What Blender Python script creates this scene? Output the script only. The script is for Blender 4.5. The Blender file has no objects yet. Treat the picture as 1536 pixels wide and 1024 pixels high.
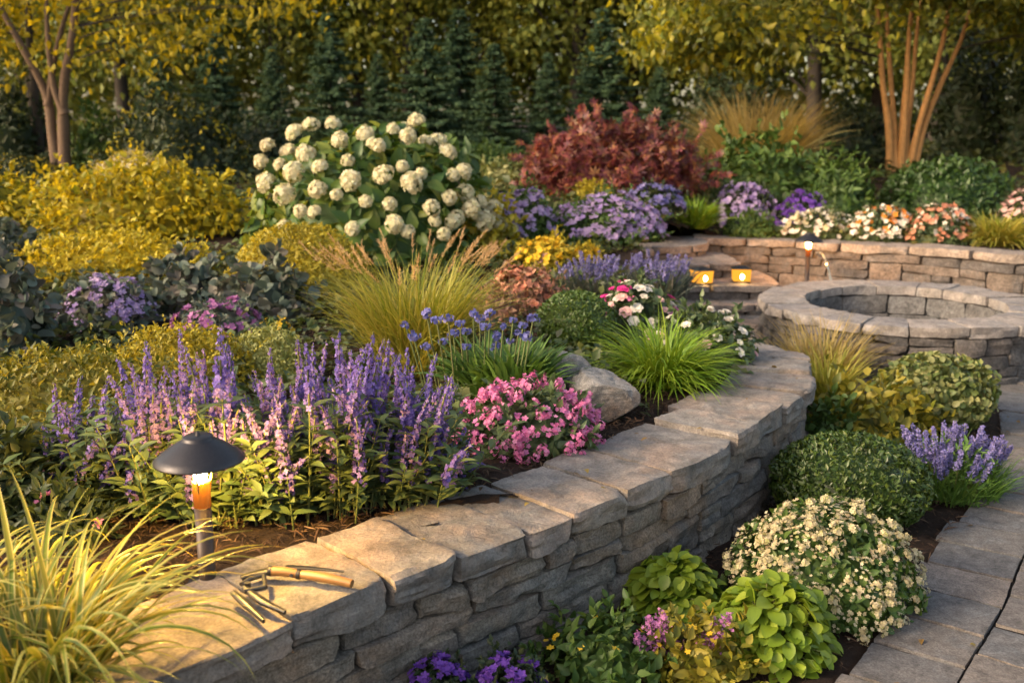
import bpy, math
import numpy as np
from mathutils import Vector
R = math.radians
scene = bpy.context.scene
COL = scene.collection

# ------------------------------------------------------------------ camera, sky, sun, exposure
CAMZ, PITCH, FPX = 1.6, R(12.2), 1493.0
cam_d = bpy.data.cameras.new('camera')
cam_d.sensor_width = 36.0
cam_d.lens = 35.0
cam_d.clip_end = 500.0
cam_d.dof.use_dof = True
cam_d.dof.focus_distance = 3.3
cam_d.dof.aperture_fstop = 3.0
cam = bpy.data.objects.new('camera', cam_d)
COL.objects.link(cam)
cam.location = (0, 0, CAMZ)
cam.rotation_euler = (math.pi / 2 - PITCH, 0, 0)
scene.camera = cam

SUN_EL, SUN_AZ = R(27), R(-112)          # azimuth measured from +Y towards +X: the sun stands back left
world = bpy.data.worlds.new('World')
scene.world = world
world.use_nodes = True
wn = world.node_tree
sky = wn.nodes.new('ShaderNodeTexSky')
sky.sky_type = 'NISHITA'
sky.sun_disc = False
sky.sun_elevation = SUN_EL
sky.sun_rotation = SUN_AZ
sky.dust_density = 3.5
sky.ozone_density = 0.6
bg = wn.nodes['Background']
warm = wn.nodes.new('ShaderNodeMix')
warm.data_type = 'RGBA'; warm.blend_type = 'MULTIPLY'; warm.inputs[0].default_value = 1.0
warm.inputs[7].default_value = (1.12, 1.0, .84, 1)      # evening sky, warm with dust
wn.links.new(sky.outputs[0], warm.inputs[6])
wn.links.new(warm.outputs[2], bg.inputs[0])
bg.inputs[1].default_value = 0.15
sun_d = bpy.data.lights.new('sun', 'SUN')
sun_d.energy = 1.35
sun_d.angle = R(14.0)
sun_d.color = (1.0, 0.83, 0.60)
sun = bpy.data.objects.new('sun', sun_d)
COL.objects.link(sun)
sv = Vector((math.sin(SUN_AZ) * math.cos(SUN_EL), math.cos(SUN_AZ) * math.cos(SUN_EL), math.sin(SUN_EL)))
sun.rotation_euler = sv.to_track_quat('Z', 'Y').to_euler()
sun.location = (-6, 4, 8)

scene.view_settings.view_transform = 'Standard'
scene.view_settings.look = 'None'
scene.view_settings.gamma = 1.0
scene.view_settings.exposure = 1.5
cy = scene.cycles
cy.max_bounces = 6
cy.diffuse_bounces = 3
cy.glossy_bounces = 2
cy.transmission_bounces = 4
cy.transparent_max_bounces = 4
cy.use_denoising = True
cy.sample_clamp_indirect = 4.0

# ------------------------------------------------------------------ numeric helpers
def rngf(seed): return np.random.default_rng(seed)

def _h(i, j, k, s):
    n = (i * 374761393 + j * 668265263 + k * 2147483647 + s * 974711) & 0xffffffff
    n = ((n ^ (n >> 13)) * 1274126177) & 0xffffffff
    n = (n ^ (n >> 16)) & 0xffff
    return n / 32767.5 - 1.0

def vnoise(P, seed=0):
    P = np.asarray(P, float)
    I = np.floor(P).astype(np.int64)
    f = P - I
    f = f * f * (3 - 2 * f)
    r = 0
    for a in (0, 1):
        wx = f[:, 0] if a else 1 - f[:, 0]
        for b in (0, 1):
            wy = f[:, 1] if b else 1 - f[:, 1]
            for c in (0, 1):
                wz = f[:, 2] if c else 1 - f[:, 2]
                r = r + wx * wy * wz * _h(I[:, 0] + a, I[:, 1] + b, I[:, 2] + c, seed)
    return r

def fbm(P, seed=0, o=3):
    r, a, m = 0, 1.0, 1.0
    for q in range(o):
        r = r + a * vnoise(np.asarray(P) * m, seed + q * 17)
        a *= 0.5
        m *= 2.1
    return r

def nrm(v): return v / np.maximum(np.linalg.norm(v, axis=-1, keepdims=True), 1e-9)
def sm(t):
    t = np.clip(t, 0, 1)
    return t * t * (3 - 2 * t)

class MB:
    """collects geometry and links it as ONE mesh object"""
    def __init__(self): self.V, self.F, self.n = [], [], 0
    def add(self, V, F, mi=0):
        V = np.asarray(V, float).reshape(-1, 3)
        F = np.asarray(F, np.int64)
        m = np.full(len(F), mi, np.int32) if np.isscalar(mi) else np.asarray(mi, np.int32)
        self.F.append((F + self.n, m))
        self.V.append(V)
        self.n += len(V)
    def mesh(self, name, mats, smooth=True, sharp=None):
        me = bpy.data.meshes.new(name)
        V = np.concatenate(self.V)
        loops = np.concatenate([f.ravel() for f, _ in self.F])
        tot = np.concatenate([np.full(len(f), f.shape[1], np.int64) for f, _ in self.F])
        mi = np.concatenate([m for _, m in self.F])
        st = np.concatenate([[0], np.cumsum(tot)[:-1]])
        me.vertices.add(len(V)); me.loops.add(len(loops)); me.polygons.add(len(tot))
        me.vertices.foreach_set('co', V.astype(np.float32).ravel())
        me.loops.foreach_set('vertex_index', loops.astype(np.int32))
        me.polygons.foreach_set('loop_start', st.astype(np.int32))
        me.polygons.foreach_set('material_index', mi.astype(np.int32))
        me.polygons.foreach_set('use_smooth', np.full(len(tot), smooth, bool))
        for m in (mats if isinstance(mats, (list, tuple)) else [mats]): me.materials.append(m)
        me.update(calc_edges=True)
        me.validate()
        if sharp: me.set_sharp_from_angle(angle=R(sharp))
        return me
    def build(self, name, mats, parent=None, smooth=True, sharp=None):
        return link(name, self.mesh(name, mats, smooth, sharp), parent)

def link(name, me, parent=None):
    o = bpy.data.objects.new(name, me)
    COL.objects.link(o)
    if parent is not None: o.parent = parent
    return o

def thing(name, label, cat, loc=(0, 0, 0), group=None, rz=0):
    o = bpy.data.objects.new(name, None)
    o.empty_display_size = 0.1
    COL.objects.link(o)
    o.location = tuple(float(c) for c in loc)
    o.rotation_euler = (0, 0, rz)
    return tag(o, label, cat, group)

def tag(o, label, cat, group=None):
    o['label'] = label
    o['category'] = cat
    if group: o['group'] = group
    return o

def inst(mb, tmpl, P, D, N, S, W=None, mi=0):
    """copies of a small template: +y of it along D, +z along N, scaled by S (W widens x)"""
    tv, tf = tmpl
    P, D, N = np.asarray(P, float), nrm(np.asarray(D, float)), np.asarray(N, float)
    S = np.broadcast_to(np.asarray(S, float), (len(P),))
    W = np.ones(len(P)) if W is None else W
    X = nrm(np.cross(D, N) + 1e-7)
    Z = np.cross(X, D)
    V = P[:, None, :] + S[:, None, None] * (tv[None, :, 0:1] * W[:, None, None] * X[:, None, :] + tv[None, :, 1:2] * D[:, None, :] + tv[None, :, 2:3] * Z[:, None, :])
    F = tf[None] + (np.arange(len(P)) * len(tv))[:, None, None]
    mb.add(V.reshape(-1, 3), F.reshape(-1, tf.shape[1]), mi)

# ------------------------------------------------------------------ leaf and petal templates
def leaf_t(ts, ws, wr, fold=0.12, bend=0.15, cols=3):
    V, F = [], []
    for t, w in zip(ts, ws):
        zc = -bend * t * t
        if cols == 3:
            V += [(-w * wr, t, zc + fold * w * wr * 1.5), (0, t, zc), (w * wr, t, zc + fold * w * wr * 1.5)]
        else:
            V += [(-w * wr, t, zc), (w * wr, t, zc)]
    for r in range(len(ts) - 1):
        for c in range(cols - 1):
            a = r * cols + c
            F.append((a, a + 1, a + cols + 1, a + cols))
    return np.array(V, float), np.array(F)

OVATE = leaf_t([0, .12, .32, .58, .82, 1], [.05, .62, 1, .85, .45, .03], .30, .3, .22)
LANCE = leaf_t([0, .2, .45, .75, 1], [.08, .75, 1, .6, .03], .15, .3, .28)
ROUND = leaf_t([0, .1, .35, .65, .9, 1], [.1, .7, 1, .95, .5, .05], .38, .25, .18)
LEAF2 = leaf_t([0, .45, 1], [.12, 1, .06], .27, .35, .15)
LEAF1 = (np.array([(0, 0, 0), (.28, .5, .06), (0, 1, -.06), (-.28, .5, .06)], float), np.array([(0, 1, 2, 3)]))
NEEDLE = (np.array([(-.05, 0, 0), (.05, 0, 0), (.035, 1, -.1), (-.035, 1, -.1)], float), np.array([(0, 1, 2, 3)]))
SPRAY = leaf_t([0, .35, .7, 1], [.25, 1, .7, .1], .2, .5, .2)

def flower_t(n, w=.36, cup=.25):
    V, F = [(0, 0, 0)], []
    for k in range(n):
        a = 2 * math.pi * k / n
        c, s = math.cos(a), math.sin(a)
        for (l, q, z) in ((.6, -w, cup * .6), (1, 0, cup * 1.1), (.6, w, cup * .6)):
            V.append((c * l - s * q, s * l + c * q, z))
        b = 1 + 3 * k
        F.append((0, b, b + 1, b + 2))
    return np.array(V, float), np.array(F)
FL5, FL4, FL6, FL3 = flower_t(5), flower_t(4, .42, .2), flower_t(6, .3, .1), flower_t(3, .5, .5)

def face_out(mb, tmpl, P, O, S, seed=0, mi=0, wob=.35):
    """flat flowers whose +z looks along O"""
    r = rngf(seed)
    O = nrm(O + r.normal(0, wob, P.shape))
    D = np.cross(O, nrm(r.normal(0, 1, P.shape)))
    inst(mb, tmpl, P, D, O, S, mi=mi)

def usphere(n, r, zmin=-1.0):
    z = r.uniform(zmin, 1, n)
    a = r.uniform(0, 2 * math.pi, n)
    q = np.sqrt(np.maximum(0, 1 - z * z))
    return np.stack([q * np.cos(a), q * np.sin(a), z], 1)

def tube(mb, pts, rad, sides=7, mi=0, cap=True):
    pts = np.asarray(pts, float)
    rad = np.broadcast_to(np.asarray(rad, float), (len(pts),))
    T = nrm(np.gradient(pts, axis=0))
    ref = np.array([0, 0, 1.0]) if abs(T[:, 2]).mean() < .8 else np.array([1.0, 0, 0])
    X = nrm(np.cross(T, ref)); Y = np.cross(T, X)
    a = np.arange(sides) * 2 * math.pi / sides
    V = pts[:, None] + rad[:, None, None] * (np.cos(a)[None, :, None] * X[:, None] + np.sin(a)[None, :, None] * Y[:, None])
    n = len(pts)
    i, j = np.meshgrid(np.arange(n - 1), np.arange(sides), indexing='ij')
    j2 = (j + 1) % sides
    F = np.stack([i * sides + j, i * sides + j2, (i + 1) * sides + j2, (i + 1) * sides + j], -1).reshape(-1, 4)
    mb.add(V.reshape(-1, 3), F, mi)
    if cap:
        for ring, pt in ((0, pts[0]), (n - 1, pts[-1])):
            Vc = np.concatenate([V[ring], pt[None]])
            mb.add(Vc, np.array([(k, (k + 1) % sides, sides) for k in range(sides)]), mi)

def lathe(mb, prof, seg=40, mi=0):
    prof = np.asarray(prof, float)
    a = np.arange(seg) * 2 * math.pi / seg
    V = np.stack([prof[:, 0:1] * np.cos(a), prof[:, 0:1] * np.sin(a), np.repeat(prof[:, 1:2], seg, 1)], -1)
    n = len(prof)
    i, j = np.meshgrid(np.arange(n - 1), np.arange(seg), indexing='ij')
    j2 = (j + 1) % seg
    F = np.stack([i * seg + j, i * seg + j2, (i + 1) * seg + j2, (i + 1) * seg + j], -1).reshape(-1, 4)
    mb.add(V.reshape(-1, 3), F, mi)

def lump(mb, rx, ry, rz, cz, lmp=.15, fr=2.5, seed=0, nu=20, nv=12, zmin=-.9, mi=0):
    u = np.arange(nu) * 2 * math.pi / nu
    v = np.linspace(zmin * math.pi / 2, math.pi / 2 * .98, nv)
    D = np.stack([np.cos(v)[:, None] * np.cos(u), np.cos(v)[:, None] * np.sin(u), np.repeat(np.sin(v)[:, None], nu, 1)], -1).reshape(-1, 3)
    V = D * np.array([rx, ry, rz]) * (1 + lmp * vnoise(D * fr + seed, seed))[:, None] + np.array([0, 0, cz])
    i, j = np.meshgrid(np.arange(nv - 1), np.arange(nu), indexing='ij')
    j2 = (j + 1) % nu
    F = np.stack([i * nu + j, i * nu + j2, (i + 1) * nu + j2, (i + 1) * nu + j], -1).reshape(-1, 4)
    mb.add(V, F, mi)

# ------------------------------------------------------------------ materials
def newmat(name):
    m = bpy.data.materials.new(name)
    m.use_nodes = True
    nt = m.node_tree
    return m, nt, nt.nodes['Principled BSDF'], nt.nodes['Material Output']

def ramp(nt, fac, cols, lin=True):
    r = nt.nodes.new('ShaderNodeValToRGB')
    e = r.color_ramp.elements
    n = len(cols)
    while len(e) < n: e.new(0.5)
    for k, c in enumerate(cols):
        e[k].position = k / max(1, n - 1)
        e[k].color = (*c, 1)
    nt.links.new(fac, r.inputs[0])
    return r.outputs[0]

def noise(nt, scale, detail=4, rough=.6, coord='Object', dist=0):
    t = nt.nodes.new('ShaderNodeTexNoise')
    t.inputs['Scale'].default_value = scale
    t.inputs['Detail'].default_value = detail
    t.inputs['Roughness'].default_value = rough
    t.inputs['Distortion'].default_value = dist
    c = nt.nodes.new('ShaderNodeTexCoord')
    nt.links.new(c.outputs[coord], t.inputs['Vector'])
    return t.outputs['Fac']

def mixc(nt, a, b, fac, mode='MIX'):
    m = nt.nodes.new('ShaderNodeMix')
    m.data_type = 'RGBA'
    m.blend_type = mode
    for sock, v in ((m.inputs[0], fac), (m.inputs[6], a), (m.inputs[7], b)):
        if hasattr(v, 'default_value') or hasattr(v, 'links'): nt.links.new(v, sock)
        else: sock.default_value = v if not isinstance(v, tuple) else (*v, 1)[:4]
    return m.outputs[2]

def island(nt): return nt.nodes.new('ShaderNodeNewGeometry').outputs['Random Per Island']

def leafmat(name, cols, trans=.35, rough=.5, spec=.35, tint=(1.25, 1.05, .5), patch=3.0, var=(.72, 1.25)):
    """leaf: every leaf its own tone, slow drift of tone over the plant, light shines through"""
    m, nt, bs, out = newmat(name)
    c = ramp(nt, island(nt), cols)
    nz = noise(nt, patch, 3)
    mr = nt.nodes.new('ShaderNodeMapRange')
    mr.inputs[1].default_value, mr.inputs[2].default_value = .3, .7
    mr.inputs[3].default_value, mr.inputs[4].default_value = var
    nt.links.new(nz, mr.inputs[0])
    v = nt.nodes.new('ShaderNodeVectorMath'); v.operation = 'SCALE'
    nt.links.new(c, v.inputs[0]); nt.links.new(mr.outputs[0], v.inputs['Scale'])
    nt.links.new(v.outputs[0], bs.inputs['Base Color'])
    bs.inputs['Roughness'].default_value = rough
    bs.inputs['Specular IOR Level'].default_value = spec
    if trans > 0:
        tr = nt.nodes.new('ShaderNodeBsdfTranslucent')
        tv = nt.nodes.new('ShaderNodeVectorMath'); tv.operation = 'MULTIPLY'
        nt.links.new(v.outputs[0], tv.inputs[0]); tv.inputs[1].default_value = tint
        nt.links.new(tv.outputs[0], tr.inputs[0])
        mx = nt.nodes.new('ShaderNodeMixShader'); mx.inputs[0].default_value = trans
        nt.links.new(bs.outputs[0], mx.inputs[1]); nt.links.new(tr.outputs[0], mx.inputs[2])
        nt.links.new(mx.outputs[0], out.inputs[0])
    return m

def petal(name, cols, trans=.3): return leafmat(name, cols, trans, .6, .2, (1.1, 1.0, 1.0), 6.0, (.85, 1.15))

def stonemat(name, cols, scale=1.0, bump=.5, rough=.85, tint=None, fine=120.0, layer=(1, 1, 3.2), gritty=.42):
    m, nt, bs, out = newmat(name)
    c = ramp(nt, island(nt), cols)
    def band(n, lo, hi, a, b):
        f = nt.nodes.new('ShaderNodeMapRange')
        for q, v in zip((1, 2, 3, 4), (lo, hi, a, b)): f.inputs[q].default_value = v
        nt.links.new(n, f.inputs[0])
        return f.outputs[0]
    def scaled(col, fac):
        v = nt.nodes.new('ShaderNodeVectorMath'); v.operation = 'SCALE'
        nt.links.new(col, v.inputs[0]); nt.links.new(fac, v.inputs['Scale'])
        return v.outputs[0]
    if tint:
        c = mixc(nt, c, tint, band(noise(nt, 3.1, 5, .6), .48, .66, 0, .75))
    c = mixc(nt, c, (.12, .125, .135), band(noise(nt, 4.3 * scale, 6, .7, dist=.8), .50, .68, 0, .6))
    c = scaled(c, band(noise(nt, 11 * scale, 8, .75, dist=.5), .32, .68, .55, 1.45))
    n2 = noise(nt, fine * scale, 5, .75)
    c = scaled(c, band(n2, .36, .64, 1 - gritty, 1 + gritty))
    nt.links.new(c, bs.inputs['Base Color'])
    bs.inputs['Roughness'].default_value = rough
    bs.inputs['Specular IOR Level'].default_value = .25
    # cleft layers: noise drawn out along the bedding
    tc = nt.nodes.new('ShaderNodeTexCoord'); mp = nt.nodes.new('ShaderNodeMapping')
    mp.inputs['Scale'].default_value = layer; mp.inputs['Rotation'].default_value = (.1, .15, .5)
    nt.links.new(tc.outputs['Object'], mp.inputs[0])
    t = nt.nodes.new('ShaderNodeTexNoise'); t.inputs['Scale'].default_value = 13 * scale; t.inputs['Detail'].default_value = 9; t.inputs['Roughness'].default_value = .68; t.inputs['Distortion'].default_value = .7
    nt.links.new(mp.outputs[0], t.inputs['Vector'])
    b1 = nt.nodes.new('ShaderNodeBump'); b1.inputs['Strength'].default_value = min(1, bump * 1.6); b1.inputs['Distance'].default_value = .05 * bump / scale
    nt.links.new(t.outputs['Fac'], b1.inputs['Height'])
    b2 = nt.nodes.new('ShaderNodeBump'); b2.inputs['Strength'].default_value = min(1, bump * 1.4); b2.inputs['Distance'].default_value = .008
    nt.links.new(n2, b2.inputs['Height']); nt.links.new(b1.outputs[0], b2.inputs['Normal'])
    nt.links.new(b2.outputs[0], bs.inputs['Normal'])
    return m

def plain(name, col, rough=.5, metal=0, bump=0, bs_scale=60, vary=.0):
    m, nt, bs, out = newmat(name)
    if vary:
        c = ramp(nt, noise(nt, bs_scale, 5), [tuple(x * (1 - vary) for x in col), tuple(x * (1 + vary) for x in col)])
        nt.links.new(c, bs.inputs['Base Color'])
    else: bs.inputs['Base Color'].default_value = (*col, 1)
    bs.inputs['Roughness'].default_value = rough
    bs.inputs['Metallic'].default_value = metal
    if bump:
        b = nt.nodes.new('ShaderNodeBump'); b.inputs['Strength'].default_value = bump; b.inputs['Distance'].default_value = .004
        nt.links.new(noise(nt, bs_scale, 6), b.inputs['Height'])
        nt.links.new(b.outputs[0], bs.inputs['Normal'])
    return m

def glowmat(name, col, st):
    m, nt, bs, out = newmat(name)
    e = nt.nodes.new('ShaderNodeEmission')
    e.inputs[0].default_value = (*col, 1); e.inputs[1].default_value = st
    nt.links.new(e.outputs[0], out.inputs[0])
    return m

def soilmat(name, a, b, c):
    m, nt, bs, out = newmat(name)
    nt.links.new(ramp(nt, noise(nt, 26, 8, .75), [a, b, c]), bs.inputs['Base Color'])
    bs.inputs['Roughness'].default_value = .95
    bs.inputs['Specular IOR Level'].default_value = .15
    bm = nt.nodes.new('ShaderNodeBump'); bm.inputs['Strength'].default_value = 1; bm.inputs['Distance'].default_value = .03
    nt.links.new(noise(nt, 38, 8, .75), bm.inputs['Height'])
    nt.links.new(bm.outputs[0], bs.inputs['Normal'])
    return m

M = {}
M['soil'] = soilmat('soil', (.012, .008, .006), (.035, .022, .016), (.075, .045, .03))
M['chip'] = leafmat('bark_chip', [(.015, .009, .007), (.04, .022, .015), (.09, .05, .028), (.028, .017, .012), (.14, .085, .05)], 0, .85, .2)
M['face'] = stonemat('wall_stone', [(.155, .135, .12), (.225, .18, .145), (.12, .115, .11), (.25, .21, .17), (.165, .155, .14), (.205, .165, .13), (.115, .12, .125), (.28, .245, .205)], tint=(.27, .185, .125))
M['cap'] = stonemat('capstone', [(.19, .17, .155), (.24, .21, .185), (.165, .158, .152), (.235, .19, .16), (.205, .185, .17)], tint=(.30, .215, .165), bump=.38, gritty=.26)
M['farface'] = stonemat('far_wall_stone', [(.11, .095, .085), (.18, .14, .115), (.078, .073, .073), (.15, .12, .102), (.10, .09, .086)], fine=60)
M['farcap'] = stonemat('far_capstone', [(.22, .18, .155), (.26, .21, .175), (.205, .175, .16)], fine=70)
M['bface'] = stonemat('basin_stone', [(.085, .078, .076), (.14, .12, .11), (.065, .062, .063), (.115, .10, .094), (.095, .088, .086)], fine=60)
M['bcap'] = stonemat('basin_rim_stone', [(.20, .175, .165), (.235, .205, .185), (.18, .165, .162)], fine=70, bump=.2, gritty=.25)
M['lining'] = stonemat('basin_lining', [(.075, .075, .08), (.11, .105, .105), (.09, .085, .085)], fine=45, bump=.25)
M['paver'] = stonemat('paver', [(.085, .085, .09), (.135, .115, .105), (.105, .098, .095), (.155, .13, .115), (.095, .094, .098), (.12, .11, .11)], scale=1.6, bump=.2, gritty=.34, fine=95, layer=(1, 1, 1))
M['joint'] = soilmat('joint_sand', (.008, .007, .0065), (.018, .016, .015), (.04, .035, .03))
M['boulder'] = stonemat('boulder', [(.26, .25, .25), (.30, .29, .28)], scale=2.0, bump=.7, tint=(.36, .24, .17))
M['rock'] = stonemat('brown_rock', [(.20, .13, .10), (.22, .15, .12)], scale=3.0, bump=.7)
M['bark'] = plain('bark', (.11, .068, .042), .9, 0, .8, 30, .45)
M['bark_lit'] = plain('bark_painted_glow', (.40, .20, .065), .75, 0, .9, 16, .5)  # warm orange light on the stems is put into this bark colour
M['bark_dark'] = plain('dark_bark', (.035, .027, .022), .9, 0, .6, 30, .3)
M['stem'] = leafmat('green_stem', [(.10, .13, .04), (.14, .14, .05)], .1)
M['metal_dark'] = plain('dark_bronze', (.045, .042, .046), .42, .75, .12, 120, .2)
M['pole'] = plain('bronze_pole', (.05, .034, .028), .5, .4, .1, 120, .2)
M['steel'] = plain('worn_steel', (.085, .082, .08), .42, .8, .15, 90, .4)
M['wood'] = plain('boxwood_handle', (.24, .115, .035), .45, 0, .15, 40, .25)
M['brass'] = plain('brass', (.55, .38, .14), .35, .9)
M['bulb'] = glowmat('lit_bulb', (1.0, .58, .11), 1050)
M['bulb_far'] = glowmat('lit_far_bulb', (1.0, .42, .08), 700)
sm_, snt, sbs, sout = newmat('added_glow_sleeve')  # translucent sleeve added so the pole top glows orange below the bulb
tr_ = snt.nodes.new('ShaderNodeBsdfTranslucent'); tr_.inputs[0].default_value = (.26, .10, .014, 1)
mx_ = snt.nodes.new('ShaderNodeMixShader'); mx_.inputs[0].default_value = .012
sbs.inputs['Base Color'].default_value = (.07, .025, .010, 1); sbs.inputs['Roughness'].default_value = .3
snt.links.new(sbs.outputs[0], mx_.inputs[1]); snt.links.new(tr_.outputs[0], mx_.inputs[2]); snt.links.new(mx_.outputs[0], sout.inputs[0])
M['sleeve'] = sm_
M['glow'] = glowmat('candle_glass', (1.0, .40, .035), .5)
M['flame'] = glowmat('candle_flame', (1.0, .62, .2), 40)
wm, wnt, wbs, _o = newmat('water')
wbs.inputs['Base Color'].default_value = (.75, .82, .85, 1)
wbs.inputs['Roughness'].default_value = .05
wbs.inputs['Transmission Weight'].default_value = .85
wbs.inputs['IOR'].default_value = 1.33
M['water'] = wm
gm, gnt, gbs, _o = newmat('amber_glass')
gbs.inputs['Base Color'].default_value = (1, .72, .28, 1)
gbs.inputs['Roughness'].default_value = .12
gbs.inputs['Transmission Weight'].default_value = .95
M['glass'] = gm

# ------------------------------------------------------------------ pixels of the photograph -> places on the ground
UP = np.array([0, math.sin(PITCH), math.cos(PITCH)])
FW = np.array([0, math.cos(PITCH), -math.sin(PITCH)])
def ray(px, py): return np.array([(px - 768) / FPX, 0, 0]) + UP * ((512 - py) / FPX) + FW
def at(px, py, z):
    d = ray(px, py)
    return np.array([0, 0, CAMZ]) + d * ((z - CAMZ) / d[2])
def atY(px, py, y):
    d = ray(px, py)
    return np.array([0, 0, CAMZ]) + d * (y / d[1])
def mpp(p): return float(np.dot(np.asarray(p) - np.array([0, 0, CAMZ]), FW)) / FPX      # metres per photo pixel at p

def smooth_line(pts, n=12):
    P = np.asarray(pts, float)
    P = np.concatenate([[2 * P[0] - P[1]], P, [2 * P[-1] - P[-2]]])
    out = []
    for k in range(1, len(P) - 2):
        for t in np.linspace(0, 1, n, endpoint=False):
            a, b, c, d = P[k - 1], P[k], P[k + 1], P[k + 2]
            out.append(.5 * (2 * b + (c - a) * t + (2 * a - 5 * b + 4 * c - d) * t * t + (3 * b - a - 3 * c + d) * t ** 3))
    out.append(P[-2])
    return np.array(out)

WALL_Z = .45
near_px = [(437, 925), (583, 866), (683, 831), (793, 790), (939, 733), (1009, 704), (1099, 655), (1176, 607), (1209, 575), (1212, 547), (1196, 527)]
NEAR = [at(x, y, WALL_Z)[:2] for x, y in near_px]
d0 = NEAR[0] - NEAR[1]
NEAR = [NEAR[0] + d0 * 3.4, NEAR[0] + d0 * 1.2] + NEAR + [np.array([1.30, 5.45]), np.array([1.25, 6.2]), np.array([1.27, 7.2]), np.array([1.3, 8.3])]
NEAR = smooth_line(NEAR)
FAR = smooth_line([at(1040, 356, .5)[:2], at(1100, 357, .5)[:2], at(1170, 359, .5)[:2], at(1300, 366, .5)[:2], at(1430, 374, .5)[:2], at(1536, 383, .5)[:2], np.array([5.6, 8.6]), np.array([7.0, 7.2])])
SIDE = smooth_line([at(860, 378, .5)[:2], at(960, 372, .5)[:2], at(1035, 366, .5)[:2], at(1055, 362, .5)[:2] + np.array([.02, .0]), at(1056, 357, .5)[:2] + np.array([.0, .25])])
raised_poly = np.concatenate([NEAR[::3] + 0, [[1.3, 8.35], [1.3, 9.3], [1.7, 9.6]], FAR[::3] + np.array([0, .1]), [[40, 7.0], [40, 70], [-40, 70], [-40, -3], [-4, -3]]])

def inpoly(X, Y, poly):
    r = np.zeros(np.shape(X), bool)
    n = len(poly)
    for i in range(n):
        x1, y1 = poly[i]; x2, y2 = poly[(i + 1) % n]
        if y1 == y2: continue
        c = ((y1 > Y) != (y2 > Y)) & (X < (x2 - x1) * (Y - y1) / (y2 - y1) + x1)
        r ^= c
    return r

def bed_h(x, y):
    L = .425 + .50 * sm((y - 4.2) / 8.5)
    Rr = .46 + .62 * sm((y - 10) / 5)
    w = sm((x - 1.0) / 1.4)
    return L * (1 - w) + Rr * w + .02 * np.maximum(0, y - 14)
def terrain(x, y):
    return float(bed_h(np.float64(x), np.float64(y))) if bool(inpoly(np.float64(x), np.float64(y), raised_poly)) else .03
def hit(px, py):
    d = ray(px, py)
    t = .8
    while t < 60:
        p = np.array([0, 0, CAMZ]) + d * t
        if p[2] < terrain(p[0], p[1]): return p
        t += .03
    return p

# ------------------------------------------------------------------ the ground
def grid_struct(name, x0, x1, y0, y1, step, hfun, mask, mat):
    xs, ys = np.arange(x0, x1 + step / 2, step), np.arange(y0, y1 + step / 2, step)
    X, Y = np.meshgrid(xs, ys, indexing='ij')
    Z = hfun(X, Y)
    V = np.stack([X, Y, Z], -1).reshape(-1, 3)
    ny = len(ys)
    i, j = np.meshgrid(np.arange(len(xs) - 1), np.arange(ny - 1), indexing='ij')
    F = np.stack([i * ny + j, (i + 1) * ny + j, (i + 1) * ny + j + 1, i * ny + j + 1], -1).reshape(-1, 4)
    c = V[F].mean(1)
    F = F[mask(c[:, 0], c[:, 1])]
    used = np.unique(F)
    mp = np.zeros(len(V), np.int64); mp[used] = np.arange(len(used))
    mb = MB(); mb.add(V[used], mp[F])
    o = mb.build(name, mat)
    o['kind'] = 'structure'
    return o

mb = MB()
mb.add([(-150, -20, -.05), (150, -20, -.05), (150, 250, -.05), (-150, 250, -.05)], [(0, 1, 2, 3)])
g = mb.build('ground', M['soil']); g['kind'] = 'structure'
def rough_h(X, Y):
    P = np.stack([X.ravel() * 9, Y.ravel() * 9, 0 * X.ravel()], 1)
    return (.018 * fbm(P, 3, 3)).reshape(X.shape)
cvN_, cvF_ = None, None
def offs(P, v):
    T = nrm(np.gradient(P, axis=0))
    return P + np.stack([-T[:, 1], T[:, 0]], 1) * v
soil_poly = np.concatenate([offs(NEAR, .24)[::3], [[1.1, 8.35], [1.1, 9.75]], offs(SIDE, .2)[:-8:3], offs(FAR, .2)[::3], [[40, 7.0], [40, 70], [-40, 70], [-40, -3], [-4, -3]]])
wall_mid = lambda X, Y: inpoly(X, Y, soil_poly)
grid_struct('raised_bed_soil', -4, 5.2, .2, 11, .06, lambda X, Y: bed_h(X, Y) + rough_h(X, Y), wall_mid, M['soil'])
def outer(X, Y): return ~((X > -4) & (X < 5.2) & (Y > .2) & (Y < 11)) & inpoly(X, Y, soil_poly)
grid_struct('hillside', -40, 40, -3, 70, .4, lambda X, Y: bed_h(X, Y) - .02, outer, M['soil'])

# path and courtyard: pavers laid along a curved edge
edge_px = [(1240, 1040), (1310, 950), (1368, 880), (1412, 810), (1470, 735), (1500, 690), (1505, 655), (1500, 610)]
EDGE = [at(x, y, .035)[:2] for x, y in edge_px]
EDGE = smooth_line([EDGE[0] * 2 - EDGE[1]] + EDGE)
class Curve:
    def __init__(s, P):
        s.P = np.asarray(P)
        d = np.linalg.norm(np.diff(s.P, axis=0), axis=1)
        s.S = np.concatenate([[0], np.cumsum(d)])
        s.L = s.S[-1]
        T = nrm(np.gradient(s.P, axis=0))
        for _ in range(3):
            T[1:-1] = nrm(T[:-2] + 2 * T[1:-1] + T[2:])
        s.N = np.stack([-T[:, 1], T[:, 0]], 1)
    def __call__(s, u, v):
        u = np.asarray(u, float); v = np.asarray(v, float)
        e = np.clip(u, 0, s.L)
        p = np.stack([np.interp(e, s.S, s.P[:, k]) for k in (0, 1)], -1)
        n = nrm(np.stack([np.interp(e, s.S, s.N[:, k]) for k in (0, 1)], -1))
        t = np.stack([n[..., 1], -n[..., 0]], -1)
        return p + n * v[..., None] + t * (u - e)[..., None]

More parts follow.
